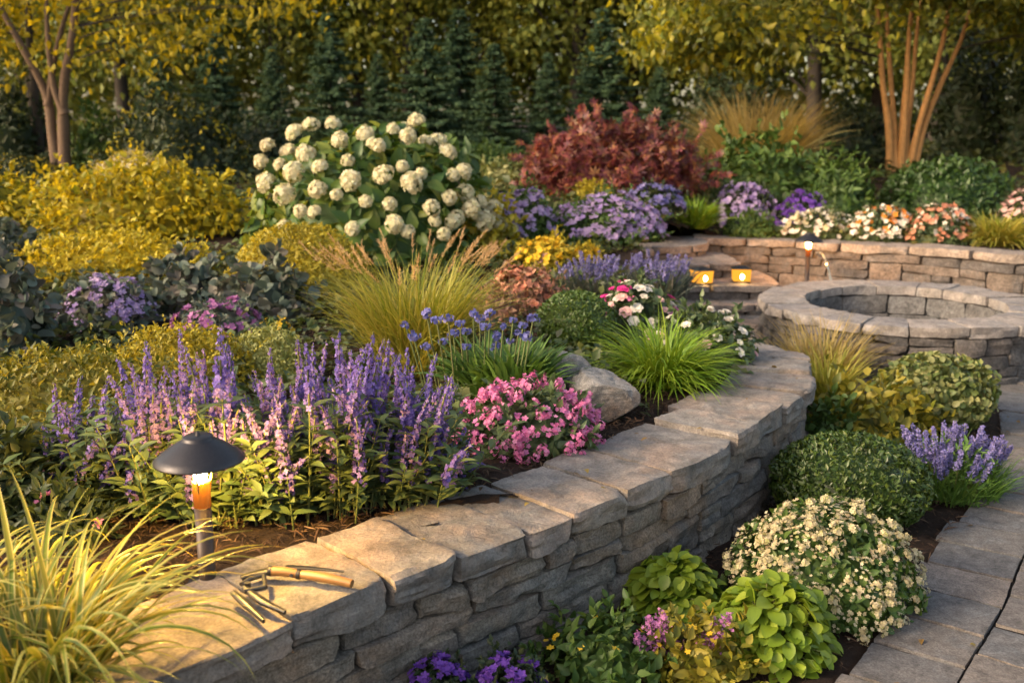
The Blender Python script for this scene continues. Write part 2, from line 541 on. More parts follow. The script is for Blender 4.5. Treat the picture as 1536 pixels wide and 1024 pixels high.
def rbox(L, D, H, r, nx, ny, nz):
    """surface grid of a rounded box, one island; returns verts, faces, outward dirs"""
    nx, ny, nz = max(2, nx), max(2, ny), max(2, nz)
    idx = -np.ones((nx + 1, ny + 1, nz + 1), np.int64)
    I, J, K = np.meshgrid(np.arange(nx + 1), np.arange(ny + 1), np.arange(nz + 1), indexing='ij')
    surf = (I == 0) | (I == nx) | (J == 0) | (J == ny) | (K == 0) | (K == nz)
    idx[surf] = np.arange(surf.sum())
    h = np.array([L, D, H]) / 2
    P = np.stack([I[surf] / nx * 2 - 1, J[surf] / ny * 2 - 1, K[surf] / nz * 2 - 1], 1) * h
    q = np.clip(P, -(h - r), h - r)
    O = nrm(P - q)
    V = q + r * O
    F = []
    def quad(A, flip):
        a, b, c, d = A[:-1, :-1], A[1:, :-1], A[1:, 1:], A[:-1, 1:]
        f = np.stack([a, b, c, d], -1).reshape(-1, 4)
        F.append(f[:, ::-1] if flip else f)
    quad(idx[:, :, 0], True); quad(idx[:, :, nz], False)
    quad(idx[:, 0, :], False); quad(idx[:, ny, :], True)
    quad(idx[0, :, :], True); quad(idx[nx, :, :], False)
    return V, np.concatenate(F), O

def stone(L, D, H, res, seed, r=.005, amp=.010, rough=.0045, warp=.009, flat_top=False, chips=6):
    V, F, O = rbox(L, D, H, min(r, H * .4, L * .3), int(L / res), int(min(D, .42) / res), int(max(2, H / res)))
    off = np.array([seed * 3.17 % 97, seed * 1.73 % 89, seed * 2.31 % 83])
    w = np.stack([vnoise(V * 7 + off + 11 * k, 5 + k) for k in range(3)], 1) * warp
    w[:, 2] *= .5
    fr = np.where(O[:, 1] < -.3, amp, amp * .35 if not flat_top else amp * .45)
    lay = fbm(V * np.array([7, 7, 38]) + off, 9, 3)
    rg = rngf(seed + 77)
    hh = np.array([L, D, H]) / 2
    for q in range(chips + 3):
        n_ = nrm(np.array([[rg.normal(0, .8), -abs(rg.normal(.9, .5)), rg.normal(0, .9) if not flat_top else rg.normal(-.1, .7)]]))[0]
        if q >= chips: n_ = nrm(np.array([[rg.choice([-1, 1]) * rg.uniform(.6, 1), rg.normal(0, .7), rg.normal(0, .35)]]))[0]
        dd = (np.abs(n_) * hh).sum() * rg.uniform(.84, .97) if q < chips else (np.abs(n_) * hh).sum() * rg.uniform(.93, .99)
        V = V - np.outer(np.maximum(0, V @ n_ - dd), n_) * rg.uniform(.5, .85)
    V = V + w + O * (fr * lay)[:, None] + O * (rough * fbm(V * 42 + off, 2, 2))[:, None]
    return V, F

def fit(a, b, r, lo, hi, gap):
    """split the stretch a..b into stones"""
    out, s = [], a
    while s < b - 1e-6:
        l = r.uniform(lo, hi)
        if b - (s + l) < lo: l = b - s
        if b - s > hi * 1.15 and b - s - l < lo * .5: l = (b - s) / 2
        out.append((s, s + l)); s += l
    return out

def wall_faces(mb, cv, courses, z0, r, lo, hi, depth=.16, res=.03, gap=.006, double=.2, amp=.012, jit=.014, u0=0, u1=None, closed=False):
    u1 = cv.L if u1 is None else u1
    zs = np.concatenate([[0], np.cumsum(courses)]) + z0
    blocked = {i: [] for i in range(len(courses) + 1)}
    k = 0
    for i in range(len(courses)):
        free, s = [], u0
        for a, b in sorted(blocked[i]):
            if a > s: free.append((s, a))
            s = b
        if s < u1: free.append((s, u1))
        for fa, fb in free:
            for a, b in fit(fa, fb, r, lo, hi, gap):
                top = zs[i + 1]
                if i + 1 < len(courses) and r.random() < double and (b - a) < hi * .8:
                    top = zs[i + 2]; blocked[i + 1].append((a, b))
                k += 1
                V, F = stone(b - a - gap, depth, top - zs[i] - gap * .8, res, int(r.integers(1, 9000)), amp=amp)
                out = -abs(r.normal(0, jit))
                P = cv((a + b) / 2 + V[:, 0], depth / 2 + out + V[:, 1] + .012)
                tilt = r.normal(0, .012)
                mb.add(np.column_stack([P, (zs[i] + top) / 2 + V[:, 2] + V[:, 0] * tilt]), F)

def ribbon_core(mb, cv, v0, v1, z0, z1, u0=0, u1=None, n=80):
    u = np.linspace(u0, cv.L if u1 is None else u1, n)
    a, b = cv(u, np.full(n, v0)), cv(u, np.full(n, v1))
    V = np.concatenate([np.column_stack([a, np.full(n, z0)]), np.column_stack([a, np.full(n, z1)]), np.column_stack([b, np.full(n, z1)]), np.column_stack([b, np.full(n, z0)])])
    i = np.arange(n - 1)
    F = np.concatenate([np.stack([i + q * n, i + 1 + q * n, i + 1 + (q + 1) * n, i + (q + 1) * n], 1) for q in range(3)])
    mb.add(V, F)

def cap_row(parent, cv, spans, z0, th, depth, mat, r, res=.022, name='capstone', over=.02, dj=.03, lift=.008, rr=.005, warp=.010, th_j=.08, chips=6):
    for a, b in spans:
        D = depth + r.uniform(-dj, dj)
        H = th * r.uniform(1 - th_j, 1 + th_j * .6)
        V, F = stone(b - a - .007, D, H, res, int(r.integers(1, 9000)), r=rr, amp=.012, rough=.0025, warp=warp, flat_top=True, chips=chips)
        P = cv((a + b) / 2 + V[:, 0], D / 2 - over + r.uniform(-.012, .012) + V[:, 1])
        mb = MB()
        mb.add(np.column_stack([P, z0 + H / 2 + r.uniform(-.003, lift) + V[:, 2] + V[:, 0] * r.normal(0, .012)]), F)
        mb.build(name, mat, parent, sharp=28)

# near retaining wall
cvN = Curve(NEAR)
w1 = thing('garden_wall', 'long curving dry stacked stone wall in front of the purple spikes', 'wall')
mb = MB()
r = rngf(11)
u_vis = float(cvN.S[np.argmin(np.linalg.norm(cvN.P - np.array([1.25, 6.2]), axis=1))])
wall_faces(mb, cvN, [.085, .06, .08, .058, .072], 0.0, r, .12, .44, depth=.17, res=.018, double=.22, u1=u_vis, amp=.013, jit=.013)
ribbon_core(mb, cvN, .06, .30, 0, .352)
mb.build('stone_courses', M['face'], w1, sharp=28)
# capstone joints as the photo shows them
def u_of(px, py):
    p = at(px, py, WALL_Z)[:2]
    return float(cvN.S[np.argmin(np.linalg.norm(cvN.P - p, axis=1))])
js = [u_of(*q) for q in [(437, 925), (583, 866), (683, 831), (793, 790), (853, 766), (939, 733), (1009, 704), (1099, 655), (1135, 635), (1176, 607), (1203, 585), (1212, 560), (1210, 540), (1196, 527)]]
js = [0, js[0] * .5] + js
e = js[-1]
while e < u_vis - .3: e += .3; js.append(e)
cap_row(w1, cvN, list(zip(js[:-1], js[1:])), .357, .092, .385, M['cap'], rngf(5), res=.013, warp=.009, th_j=.14)

# far wall behind the basin
cvF = Curve(FAR)
w2 = thing('garden_wall', 'far stone wall curving behind the round basin', 'wall')
mb = MB()
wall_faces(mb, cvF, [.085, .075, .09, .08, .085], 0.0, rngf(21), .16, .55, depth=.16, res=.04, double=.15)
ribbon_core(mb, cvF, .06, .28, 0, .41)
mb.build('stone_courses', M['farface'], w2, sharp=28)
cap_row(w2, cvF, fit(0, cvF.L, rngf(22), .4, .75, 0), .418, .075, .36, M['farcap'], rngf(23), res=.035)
# short wall to the left of the steps
cvS = Curve(SIDE)
w3 = thing('garden_wall', 'short low stone wall at the top of the steps beside the lavender', 'wall')
mb = MB()
wall_faces(mb, cvS, [.085, .08, .09], .16, rngf(31), .16, .5, depth=.16, res=.04, double=.1)
ribbon_core(mb, cvS, .06, .28, .16, .41)
mb.build('stone_courses', M['farface'], w3, sharp=28)
cap_row(w3, cvS, fit(0, cvS.L, rngf(32), .35, .6, 0), .418, .075, .40, M['farcap'], rngf(33), res=.035)

# steps
st = thing('garden_steps', 'three broad stone steps with two glowing lanterns on them', 'steps')
for k, (yk, xr, zt) in enumerate(((8.25, 2.16, .125), (8.52, 2.32, .25), (8.92, 2.07, .375))):
    ln = Curve(smooth_line([(1.15, yk + .02), (1.5, yk), (xr - .12, yk + .03), (xr, yk + .12), (xr + .03, yk + .5), (xr, yk + .95)], 8))
    s = thing('step', '', '', (0, 0, 0)); del s['label']; del s['category']
    s.parent = st
    mb = MB()
    z0 = 0 if k == 0 else zt - .135
    wall_faces(mb, ln, [zt - z0 - .055], z0, rngf(40 + k), .2, .5, depth=.16, res=.04, double=0)
    ribbon_core(mb, ln, .06, .5, z0, zt - .06)
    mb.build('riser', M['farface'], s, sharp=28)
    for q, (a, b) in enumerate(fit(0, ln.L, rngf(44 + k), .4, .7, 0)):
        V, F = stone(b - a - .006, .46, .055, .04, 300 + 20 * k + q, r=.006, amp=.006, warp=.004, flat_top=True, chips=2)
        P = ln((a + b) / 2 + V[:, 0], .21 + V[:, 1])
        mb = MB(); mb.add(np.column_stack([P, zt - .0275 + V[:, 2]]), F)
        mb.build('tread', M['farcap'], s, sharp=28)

# round basin
BC, BR, BI, BZ = np.array([2.75, 6.9]), .965, .655, .40
def circle(c, rad, ccw=True, n=120):
    a = np.linspace(0, 2 * math.pi, n + 1) - 1.9
    if not ccw: a = -a
    return np.stack([c[0] + rad * np.cos(a), c[1] + rad * np.sin(a)], 1)
ba = thing('stone_basin', 'round dry stacked stone basin with a pale flagstone rim', 'fountain basin', (0, 0, 0))
cvB = Curve(circle(BC, BR))
mb = MB()
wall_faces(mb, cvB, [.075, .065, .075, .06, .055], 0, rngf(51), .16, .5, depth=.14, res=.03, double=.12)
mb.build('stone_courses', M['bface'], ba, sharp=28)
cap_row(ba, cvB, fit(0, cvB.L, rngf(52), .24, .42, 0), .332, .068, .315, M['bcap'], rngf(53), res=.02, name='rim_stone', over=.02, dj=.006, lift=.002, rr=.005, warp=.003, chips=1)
cvL = Curve(circle(BC, BI, False))
mb = MB()
wall_faces(mb, cvL, [.13, .15, .14], -.09, rngf(54), .26, .4, depth=.12, res=.04, double=0, amp=.005, jit=.004)
ribbon_core(mb, cvL, .05, .16, -.09, .32)
mb.build('lining', M['lining'], ba, sharp=28)
mb = MB()
a = np.arange(48) * 2 * math.pi / 48
V = np.concatenate([[[BC[0], BC[1], .09]], np.stack([BC[0] + .64 * np.cos(a), BC[1] + .64 * np.sin(a), np.full(48, .09)], 1)])
mb.add(V, [(0, 1 + k, 1 + (k + 1) % 48) for k in range(48)])
pw = mb.build('pool_water', M['water']); pw['kind'] = 'structure'

# pavers
def pave():
    cv = Curve(EDGE)
    mb = MB()
    r = rngf(61)
    rowh, cw = .235, .285
    nrows = int(cv.L / rowh) + 30
    bcd = lambda p: np.linalg.norm(p - BC) < BR + .05
    for c in range(-13, 20):
        u = -1.9 + (c % 2) * rowh * .45
        for k in range(nrows):
            uu = u + k * rowh
            if c < 0 and uu < cv.L - .05: continue
            w = cw
            vc = -(c + .5) * cw
            if c == 0: w = cw + r.uniform(-.02, .03); vc = -(cw - w / 2)
            p = cv(np.array([uu]), np.array([vc]))[0]
            if p[1] > 10.2 or p[1] < .6 or p[0] > 8 or p[0] < .6: continue
            if inpoly(p[0:1], p[1:2], raised_poly)[0]: continue
            if np.linalg.norm(p - BC) < BR - .25: continue
            if c < 0 and p[0] < 1.9 and p[1] < 6.6 or (c < 0 and p[1] < 5.6): continue
            V, F, O = rbox(w - .008, rowh - .016, .06, .004, 10, 10, 2)
            V = V + .0022 * np.stack([fbm(V * 22 + k * 7.1 + c * 3.3 + 5 * q, q, 2) for q in range(3)], 1)
            P = cv(uu + V[:, 1], vc + V[:, 0])
            z = .008 + V[:, 2] + r.normal(0, .0028) + V[:, 0] * r.normal(0, .009) + V[:, 1] * r.normal(0, .009)
            mb.add(np.column_stack([P, z]), F)
    o = mb.build('path', M['paver'], sharp=28); o['kind'] = 'structure'
    return cv
cvE = pave()
u = np.linspace(-1.2, cvE.L + 6, 60)
Lf, Rt = cvE(u, np.full(60, -.01)), cvE(u, np.full(60, -5.0))
Lf[u > cvE.L] = cvE(u[u > cvE.L], np.full((u > cvE.L).sum(), 3.2))
mb = MB()
mb.add(np.concatenate([np.column_stack([Lf, np.full(60, .025)]), np.column_stack([Rt, np.full(60, .025)])]), [(i, i + 1, 61 + i, 60 + i) for i in range(59)])
o = mb.build('joint_sand', M['joint']); o['kind'] = 'structure'
# planting bed between wall and path
bed_poly = np.concatenate([cvN(np.linspace(0, u_vis, 40), np.full(40, .12)), [[1.35, 6.6], [1.95, 6.6], [1.95, 6.3]], [[2.3, 5.9]], cvE(np.linspace(cvE.L, -.8, 30), np.full(30, -.0))])
bed_wide = np.concatenate([cvN(np.linspace(0, u_vis, 40), np.full(40, .12)), [[1.35, 6.75], [2.1, 6.75], [2.1, 6.4]], [[2.4, 6.0]], cvE(np.linspace(cvE.L + .1, -1.5, 30), np.full(30, -.13))])
grid_struct('planting_bed', -1.6, 3.4, .3, 6.8, .05, lambda X, Y: np.where(inpoly(X, Y, bed_poly), .03 + rough_h(X, Y) * .8, .012), lambda X, Y: inpoly(X, Y, bed_wide), M['soil'])

# loose bark mulch
def mulch(name, poly_ok, hf, x0, x1, y0, y1, n, seed):
    r = rngf(seed)
    P = np.stack([r.uniform(x0, x1, n), r.uniform(y0, y1, n)], 1)
    P = P[poly_ok(P[:, 0], P[:, 1])]
    n = len(P)
    z = hf(P[:, 0], P[:, 1]) + r.uniform(.006, .028, n)
    a = r.uniform(0, 2 * math.pi, n)
    D = np.stack([np.cos(a), np.sin(a), r.normal(0, .3, n)], 1)
    N = nrm(np.array([0, 0, 1.0]) + r.normal(0, .5, (n, 3)))
    mb = MB()
    tm = leaf_t([0, .35, .7, 1], [.5, 1, .8, .3], .055, .0, .3, 2)
    inst(mb, tm, np.column_stack([P, z]), D, N, r.uniform(.014, .06, n) * r.uniform(.6, 1, n))
    o = mb.build(name, M['chip'], smooth=False); o['kind'] = 'stuff'
inner_poly = np.concatenate([cvN(np.linspace(0, u_vis, 60), np.full(60, .37)), [[1.0, 6.2], [-4, 6.2], [-4, -1]]])
mulch('bark_mulch', lambda X, Y: inpoly(X, Y, inner_poly), bed_h, -1.6, 1.5, 1.2, 5.6, 60000, 71)
mulch('bark_mulch', lambda X, Y: inpoly(X, Y, bed_poly), lambda X, Y: 0 * X + .03, -.4, 3.2, 1.0, 6.2, 34000, 72)

# ------------------------------------------------------------------ plant builders
def spot(box, k=.75, y=None):
    """photo box (x0, y0, x1, y1 of what is seen of a plant) -> base point, half width, height"""
    x0, y0, x1, y1 = box
    cx = (x0 + x1) / 2
    p = hit(cx, y1) if y is None else atY(cx, y1, y)
    w = (x1 - x0) / 2 * mpp(p)
    d = np.array([p[0], p[1]]); d = d / np.linalg.norm(d)
    c = p[:2] + (d * w * k if y is None else 0)
    z = terrain(c[0], c[1])
    q = np.array([c[0], c[1], z])
    rx = (x1 - x0) / 2 * mpp(q)
    top = atY(cx, y0, c[1])[2]
    X = atY(cx, y1, c[1])[0]
    return np.array([X, c[1], z]), rx, max(.05, top - z)

def shell(n, rx, ry, rz, cz, r, lmp=.12, fr=3.0, seed=0, inner=.35, zmin=-.2):
    D = usphere(n, r, zmin)
    f = 1 - inner * r.random(n) ** 1.6
    rad = (1 + lmp * fbm(D * fr + seed * 1.7, seed, 2)) * f
    P = D * np.array([rx, ry, rz]) * rad[:, None] + np.array([0, 0, cz])
    O = nrm(D / np.array([rx, ry, rz]))
    keep = P[:, 2] > .004
    return P[keep], O[keep], f[keep]

def foliage(rx, ry, rz, cz, n, size, tmpl, seed, up=.35, jit=.55, lmp=.12, fr=3.0, inner=.35, zmin=-.2, core=.72, flat=0.0, mb=None):
    mb = mb or MB()
    r = rngf(seed)
    P, O, f = shell(n, rx, ry, rz, cz, r, lmp, fr, seed, inner, zmin)
    m = len(P)
    Z = np.array([0, 0, 1.0])
    T = r.normal(0, 1, (m, 3)); T -= O * (T * O).sum(1)[:, None]; T = nrm(T)
    D = nrm(O * .45 + T * .8 + Z * up + r.normal(0, jit * .4, (m, 3)))
    N = nrm(O * (1 - flat) + Z * (.35 + flat) + r.normal(0, jit, (m, 3)))
    inst(mb, tmpl, P - D * size * .3, D, N, size * r.uniform(.5, 1.3, m))
    if lmp >= .12 and core:
        q = int(26 + 60 * rx)
        Ds = usphere(q, r, max(zmin, .05))
        ln = 1 + .12 + r.random(q) * .16
        rb = 1 + lmp * fbm(Ds * fr + seed * 1.7, seed, 2)
        k = 6
        u = np.linspace(.86, 1.0, k)
        Pk = (Ds[:, None] * np.array([rx, ry, rz])) * (rb * ln)[:, None, None] * u[None, :, None] + np.array([0, 0, cz])
        Pk = Pk + (u[None, :, None] - .86) * r.normal(0, .6, (q, 1, 3)) * rx * .5
        Pk = Pk.reshape(-1, 3)
        Ok = np.repeat(nrm(Ds / np.array([rx, ry, rz])), k, 0)
        ok = Pk[:, 2] > .01
        Dk = nrm(Ok * .7 + r.normal(0, .55, Pk.shape) + Z * .2)
        inst(mb, tmpl, Pk[ok], Dk[ok], nrm(Z * .7 + r.normal(0, .6, Pk.shape))[ok], size * r.uniform(.5, .95, len(Pk))[ok])
    if core:
        lump(mb, rx * core, ry * core, rz * core, cz * (.9 if cz > 0 else 1), lmp, fr, seed, 16, 10, zmin)
    return mb

def auto_n(rx, ry, rz, size, wr, cover, cap=16000, ball=1.0):
    p = 1.6
    A = 2 * math.pi * (((rx * ry) ** p + (rx * rz) ** p + (ry * rz) ** p) / 3) ** (1 / p) * ball
    return int(min(cap, cover * A / (.62 * wr * 2 * size * size)))

SEED = [100]
def nseed(): SEED[0] += 1; return SEED[0]

def shrub(name, label, cat, box, mat, px, tmpl=LEAF2, wr=.27, cover=2.2, ball=False, group=None, y=None, lmp=.17, fr=3.6, flat=0.0, up=.35, dy=.85, cap=16000, k=.75, core=.72, jit=.55, inner=.35):
    b, rx, h = spot(box, k, y)
    size = px * mpp(b)
    t = thing(name, label, cat, b, group)
    ry = rx * dy
    sd = nseed()
    if ball: rz, cz, zm = h / 1.82, h / 1.82 * .82, -.85
    else: rz, cz, zm = h, 0.0, -.02
    rx2, ry2, rz2 = rx - size * .35, ry - size * .35, rz - size * .35
    n = auto_n(rx2, ry2, rz2, size, wr, cover, cap, 1.7 if ball else 1.0)
    foliage(rx2, ry2, rz2, cz, n, size, tmpl, sd, up, jit, lmp, fr, inner, zm, core, flat).build('foliage', mat, t)
    return t, rx, ry, rz, cz, sd, mpp(b)

def blossoms(s, n, px, mats, tmpl=FL5, zmin=.05, name='blossom', out=1.02, cl=None, wob=.35):
    """small flowers over a shrub's surface; too many to count, one mesh"""
    t, rx, ry, rz, cz, sd, mp = s
    r = rngf(sd + 5000)
    mb = MB()
    if cl:
        m = n // cl
        D0 = usphere(m, r, zmin)
        D = nrm(np.repeat(D0, cl, 0) + r.normal(0, .055, (m * cl, 3)))
    else:
        D = usphere(n, r, zmin)
    rad = out * (1 + .12 * fbm(D * 3.0 + sd * 1.7, sd, 2)) - r.random(len(D)) * .06
    P = D * np.array([rx, ry, rz]) * rad[:, None] * .97 + np.array([0, 0, cz])
    O = nrm(nrm(D / np.array([rx, ry, rz])) + np.array([0, 0, .5]))
    face_out(mb, tmpl, P, O, px * mp * r.uniform(.7, 1.2, len(P)), sd, wob=wob)
    o = mb.build(name, mats, t)
    o['kind'] = 'stuff'
    return o

def blade_mesh(mb, n, h, spread, width, lean, droop, seed, segs=6, stripe=False, az=None, taper=.8, hvar=.35, r0=None):
    r = rngf(seed)
    phi = r.uniform(0, 2 * math.pi, n) if az is None else az(r, n)
    r0 = spread * .35 if r0 is None else r0
    b = np.sqrt(r.random(n)) * r0
    pb = phi + r.normal(0, .8, n)
    base = np.stack([b * np.cos(pb), b * np.sin(pb), np.zeros(n)], 1)
    L = h * r.uniform(1 - hvar, 1.1, n)
    th0 = np.abs(r.normal(lean, lean * .5, n))
    dr = droop * r.uniform(.5, 1.3, n)
    t = np.linspace(0, 1, segs + 1)
    th = th0[:, None] + dr[:, None] * t[None] ** 1.6
    th = np.minimum(th, 2.7)
    hd = np.stack([np.cos(phi), np.sin(phi)], 1)
    step = (L / segs)[:, None]
    rad = np.cumsum(np.sin(th) * step, 1) - np.sin(th[:, :1]) * step
    zz = np.cumsum(np.cos(th) * step, 1) - np.cos(th[:, :1]) * step
    C = base[:, None, :] + np.concatenate([rad[:, :, None] * hd[:, None, :], zz[:, :, None]], 2)
    side = np.stack([-hd[:, 1], hd[:, 0], np.zeros(n)], 1)
    tw = r.normal(0, .5, n)
    side = nrm(side * np.cos(tw)[:, None] + np.array([0, 0, 1.0]) * np.sin(tw)[:, None] * .6)
    w = width * r.uniform(.6, 1.2, n)[:, None] * np.minimum(1, .55 + t * 1.6)[None] * (1 - t ** 2.2 * taper * 1.2).clip(.04)[None] / 2
    cols = np.array([-1, -.62, .62, 1]) if stripe else np.array([-1, 1])
    nc = len(cols)
    fold = np.zeros(nc) if nc == 2 else np.array([.25, 0, 0, .25])
    V = C[:, :, None, :] + side[:, None, None, :] * (w[:, :, None] * cols)[..., None]
    V[..., 2] += w[:, :, None] * fold
    s = segs + 1
    i, c = np.meshgrid(np.arange(segs), np.arange(nc - 1), indexing='ij')
    f = np.stack([i * nc + c, i * nc + c + 1, (i + 1) * nc + c + 1, (i + 1) * nc + c], -1).reshape(-1, 4)
    m = np.where(np.tile(np.arange(nc - 1), segs) == 1, 0, 1) if stripe else np.zeros(len(f), int)
    F = (f[None] + (np.arange(n) * s * nc)[:, None, None]).reshape(-1, 4)
    mb.add(V.reshape(-1, 3), F, np.tile(m, n))
    return C, phi

def grass(name, label, box, mat, n, lean=.35, droop=.9, wpx=2.6, group=None, y=None, k=.3, name_part='blades', stripe=False, segs=6, hk=1.12, cat='ornamental grass', plumes=None):
    b, rx, h = spot(box, k, y)
    t = thing(name, label, cat, b, group)
    mb = MB()
    mp = mpp(b)
    C, phi = blade_mesh(mb, n, h * hk, rx, wpx * mp, lean, droop, nseed(), segs, stripe)
    mb.build(name_part, mat, t)
    if plumes:
        m, pm, plen, pw = plumes
        r = rngf(nseed())
        tall = np.argsort(-C[:, -1, 2])[:m * 2]
        pick = r.permutation(tall)[:m]
        for q in pick[:90]:
            tip = C[q, -2:]
            d = nrm((tip[1] - tip[0])[None])[0]
            kk = 60
            u = r.random(kk)
            P = tip[1] - d * plen * .4 + d * plen * u[:, None]
            wd = pw * np.sin(math.pi * np.clip(u * .85 + .12, 0, 1))
            P = P + r.normal(0, 1, (kk, 3)) * wd[:, None] * .4
            D = nrm(d + r.normal(0, .35, (kk, 3)))
            pb = MB()
            inst(pb, NEEDLE, P, D, r.normal(0, 1, (kk, 3)), r.uniform(.6, 1.1, kk) * pw * 4.5)
            pb.build('seed_plume', pm, t)
    return t, b, rx, h, mp

def stem_pts(a, b, bow, n=7):
    t = np.linspace(0, 1, n)[:, None]
    return a + (b - a) * t + np.asarray(bow) * (4 * t * (1 - t)) * .5

def copies(name, meshes, parent, P, O, S, seed):
    """one shared mesh per flower head, each head an object of its own"""
    r = rngf(seed)
    for p, o, s in zip(P, O, S):
        ob = link(name, meshes[int(r.integers(len(meshes)))], parent)
        ob.location = tuple(map(float, p))
        q = Vector(o).to_track_quat('Z', 'Y')
        ob.rotation_euler = (q @ Vector((0, 0, 1)).rotation_difference(Vector((0, 0, 1)))).to_euler()
        ob.rotation_euler.rotate_axis('Z', float(r.uniform(0, 6.28)))
        ob.scale = (float(s),) * 3

def ball_head(name, n, tm, fs, mat, seed, zmin=-.5, flat=1.0, cone=0, core=.68, lumpy=0):
    r = rngf(seed)
    D = usphere(n, r, zmin)
    P = D * (1 - (.5 if not core else .16) * r.random(n))[:, None]
    P[:, 2] = P[:, 2] * flat + np.where(P[:, 2] > 0, cone * (1 - np.abs(P[:, 0]) - np.abs(P[:, 1])).clip(0), 0)
    mb = MB()
    face_out(mb, tm, P, D, fs * r.uniform(.75, 1.2, n), seed, wob=.25)
    P *= r.uniform(.9, 1.1)
    if lumpy: P *= (1 + lumpy * 1.6 * vnoise(D * 2.6 + seed, seed))[:, None]
    if core: lump(mb, core, core, core * flat, 0, .1, 3, seed, 10, 7, -.9)
    return mb.mesh(name, mat)

# foliage and petals
G = {}
G['box'] = leafmat('box_leaf', [(.022, .05, .012), (.035, .075, .016), (.055, .10, .022)], .22, .4, .4)
G['boxpale'] = leafmat('box_leaf_pale', [(.03, .06, .012), (.05, .09, .016), (.09, .12, .022)], .25, .38, .45)  # paler green than the box leaf above
G['boxball'] = leafmat('box_ball_leaf', [(.05, .095, .018), (.075, .13, .022), (.12, .17, .03)], .25, .38, .45)
G['gold'] = leafmat('golden_leaf', [(.30, .24, .012), (.46, .37, .02), (.56, .46, .035), (.22, .21, .015)], .4, .5, .3, (1.2, 1.0, .5))
G['gold2'] = leafmat('golden_green_leaf', [(.22, .19, .015), (.40, .33, .025), (.50, .42, .05), (.14, .14, .012)], .4, .5, .3, (1.2, 1.0, .5))
G['golddeep'] = leafmat('deep_gold_leaf', [(.28, .23, .012), (.50, .40, .02), (.38, .33, .02), (.12, .15, .014)], .42, .5, .3, (1.2, 1.0, .5))
G['cover'] = leafmat('ground_cover_leaf', [(.10, .12, .015), (.22, .20, .02), (.32, .26, .035), (.06, .09, .012)], .35)
G['palecover'] = leafmat('pale_ground_cover_leaf', [(.20, .24, .07), (.32, .34, .11), (.40, .40, .16)], .35)
G['grey'] = leafmat('grey_green_leaf', [(.075, .105, .085), (.11, .14, .11), (.15, .155, .12), (.13, .11, .10)], .22, .55, .25, (1.1, 1.05, .8))
G['dark'] = leafmat('dark_leaf', [(.02, .035, .015), (.035, .055, .02), (.05, .06, .025)], .25, .5)
G['mid'] = leafmat('mid_green_leaf', [(.04, .085, .018), (.065, .12, .025), (.10, .15, .03)], .3)
G['hyd'] = leafmat('hydrangea_leaf', [(.035, .085, .022), (.06, .12, .028), (.11, .17, .032), (.18, .20, .03)], .35, .45, .35)
G['salvia'] = leafmat('salvia_leaf', [(.075, .125, .05), (.115, .165, .065), (.16, .20, .07), (.09, .125, .06)], .32, .5, .3)
G['chart'] = leafmat('chartreuse_leaf', [(.11, .185, .016), (.18, .25, .022), (.25, .31, .03)], .35, .4, .35, (1.1, 1.1, .5))
G['maple'] = leafmat('red_maple_leaf', [(.12, .035, .055), (.18, .05, .065), (.26, .085, .07), (.085, .03, .05), (.30, .14, .05), (.11, .06, .05)], .35, .45, .35, (1.3, .85, .65), 2.0, (.6, 1.4))
G['strap'] = leafmat('strap_leaf', [(.06, .13, .03), (.10, .19, .035), (.15, .24, .05)], .32, .45, .35)
G['green_grass'] = leafmat('bright_grass', [(.10, .20, .015), (.17, .28, .02), (.26, .34, .035)], .35, .45)
G['yel_grass'] = leafmat('golden_grass', [(.20, .24, .025), (.33, .32, .05), (.46, .38, .09), (.16, .22, .02)], .4, .5)
G['straw'] = leafmat('straw_grass', [(.32, .24, .09), (.44, .33, .14), (.25, .22, .07), (.36, .27, .12)], .4, .6)
G['plume'] = leafmat('seed_plume', [(.50, .33, .18), (.60, .42, .25), (.42, .26, .13)], .4, .8, .1)
G['stripe_c'] = leafmat('sedge_centre', [(.10, .16, .02), (.18, .23, .03), (.26, .26, .04), (.08, .13, .02)], .35, .42, .4)
G['stripe_e'] = leafmat('sedge_margin', [(.34, .32, .08), (.44, .38, .11), (.28, .29, .07)], .35, .42, .4)
G['rose_leaf'] = leafmat('rose_leaf', [(.05, .085, .035), (.08, .12, .05), (.11, .14, .06)], .28, .42, .4)
G['varieg'] = leafmat('variegated_leaf', [(.07, .11, .03), (.13, .17, .05), (.30, .29, .12), (.09, .13, .035), (.22, .22, .07)], .3)
G['pinkleaf'] = leafmat('pinkish_leaf', [(.16, .085, .06), (.28, .14, .10), (.10, .10, .04), (.36, .18, .14)], .35)
G['spruce'] = leafmat('spruce_needles', [(.035, .07, .04), (.055, .10, .05), (.08, .125, .055)], .1, .6, .2)
G['wood'] = leafmat('woodland_leaf', [(.11, .155, .04), (.16, .205, .05), (.25, .26, .055), (.13, .175, .055)], .5, .5, .3)
G['woodgold'] = leafmat('golden_woodland_leaf', [(.17, .21, .035), (.28, .29, .045), (.13, .175, .035), (.36, .34, .045)], .5)
G['tree_gold'] = leafmat('golden_tree_leaf', [(.30, .25, .012), (.50, .41, .016), (.12, .13, .012), (.56, .46, .03)], .5, .5, .3, (1.2, 1.0, .4), 1.2, (.55, 1.35))
G['tree_green'] = leafmat('yellowing_tree_leaf', [(.08, .11, .018), (.14, .16, .02), (.36, .31, .018), (.055, .075, .015), (.20, .20, .025)], .45, .45, .4, (1.2, 1.05, .4), 1.2, (.55, 1.5))
F_ = {}
F_['cream'] = petal('cream_petal', [(.58, .54, .32), (.68, .63, .42), (.64, .56, .36), (.72, .69, .52), (.50, .50, .24)])
F_['purple'] = petal('purple_petal', [(.14, .09, .37), (.20, .14, .46), (.29, .21, .52), (.10, .06, .29), (.32, .20, .44)])
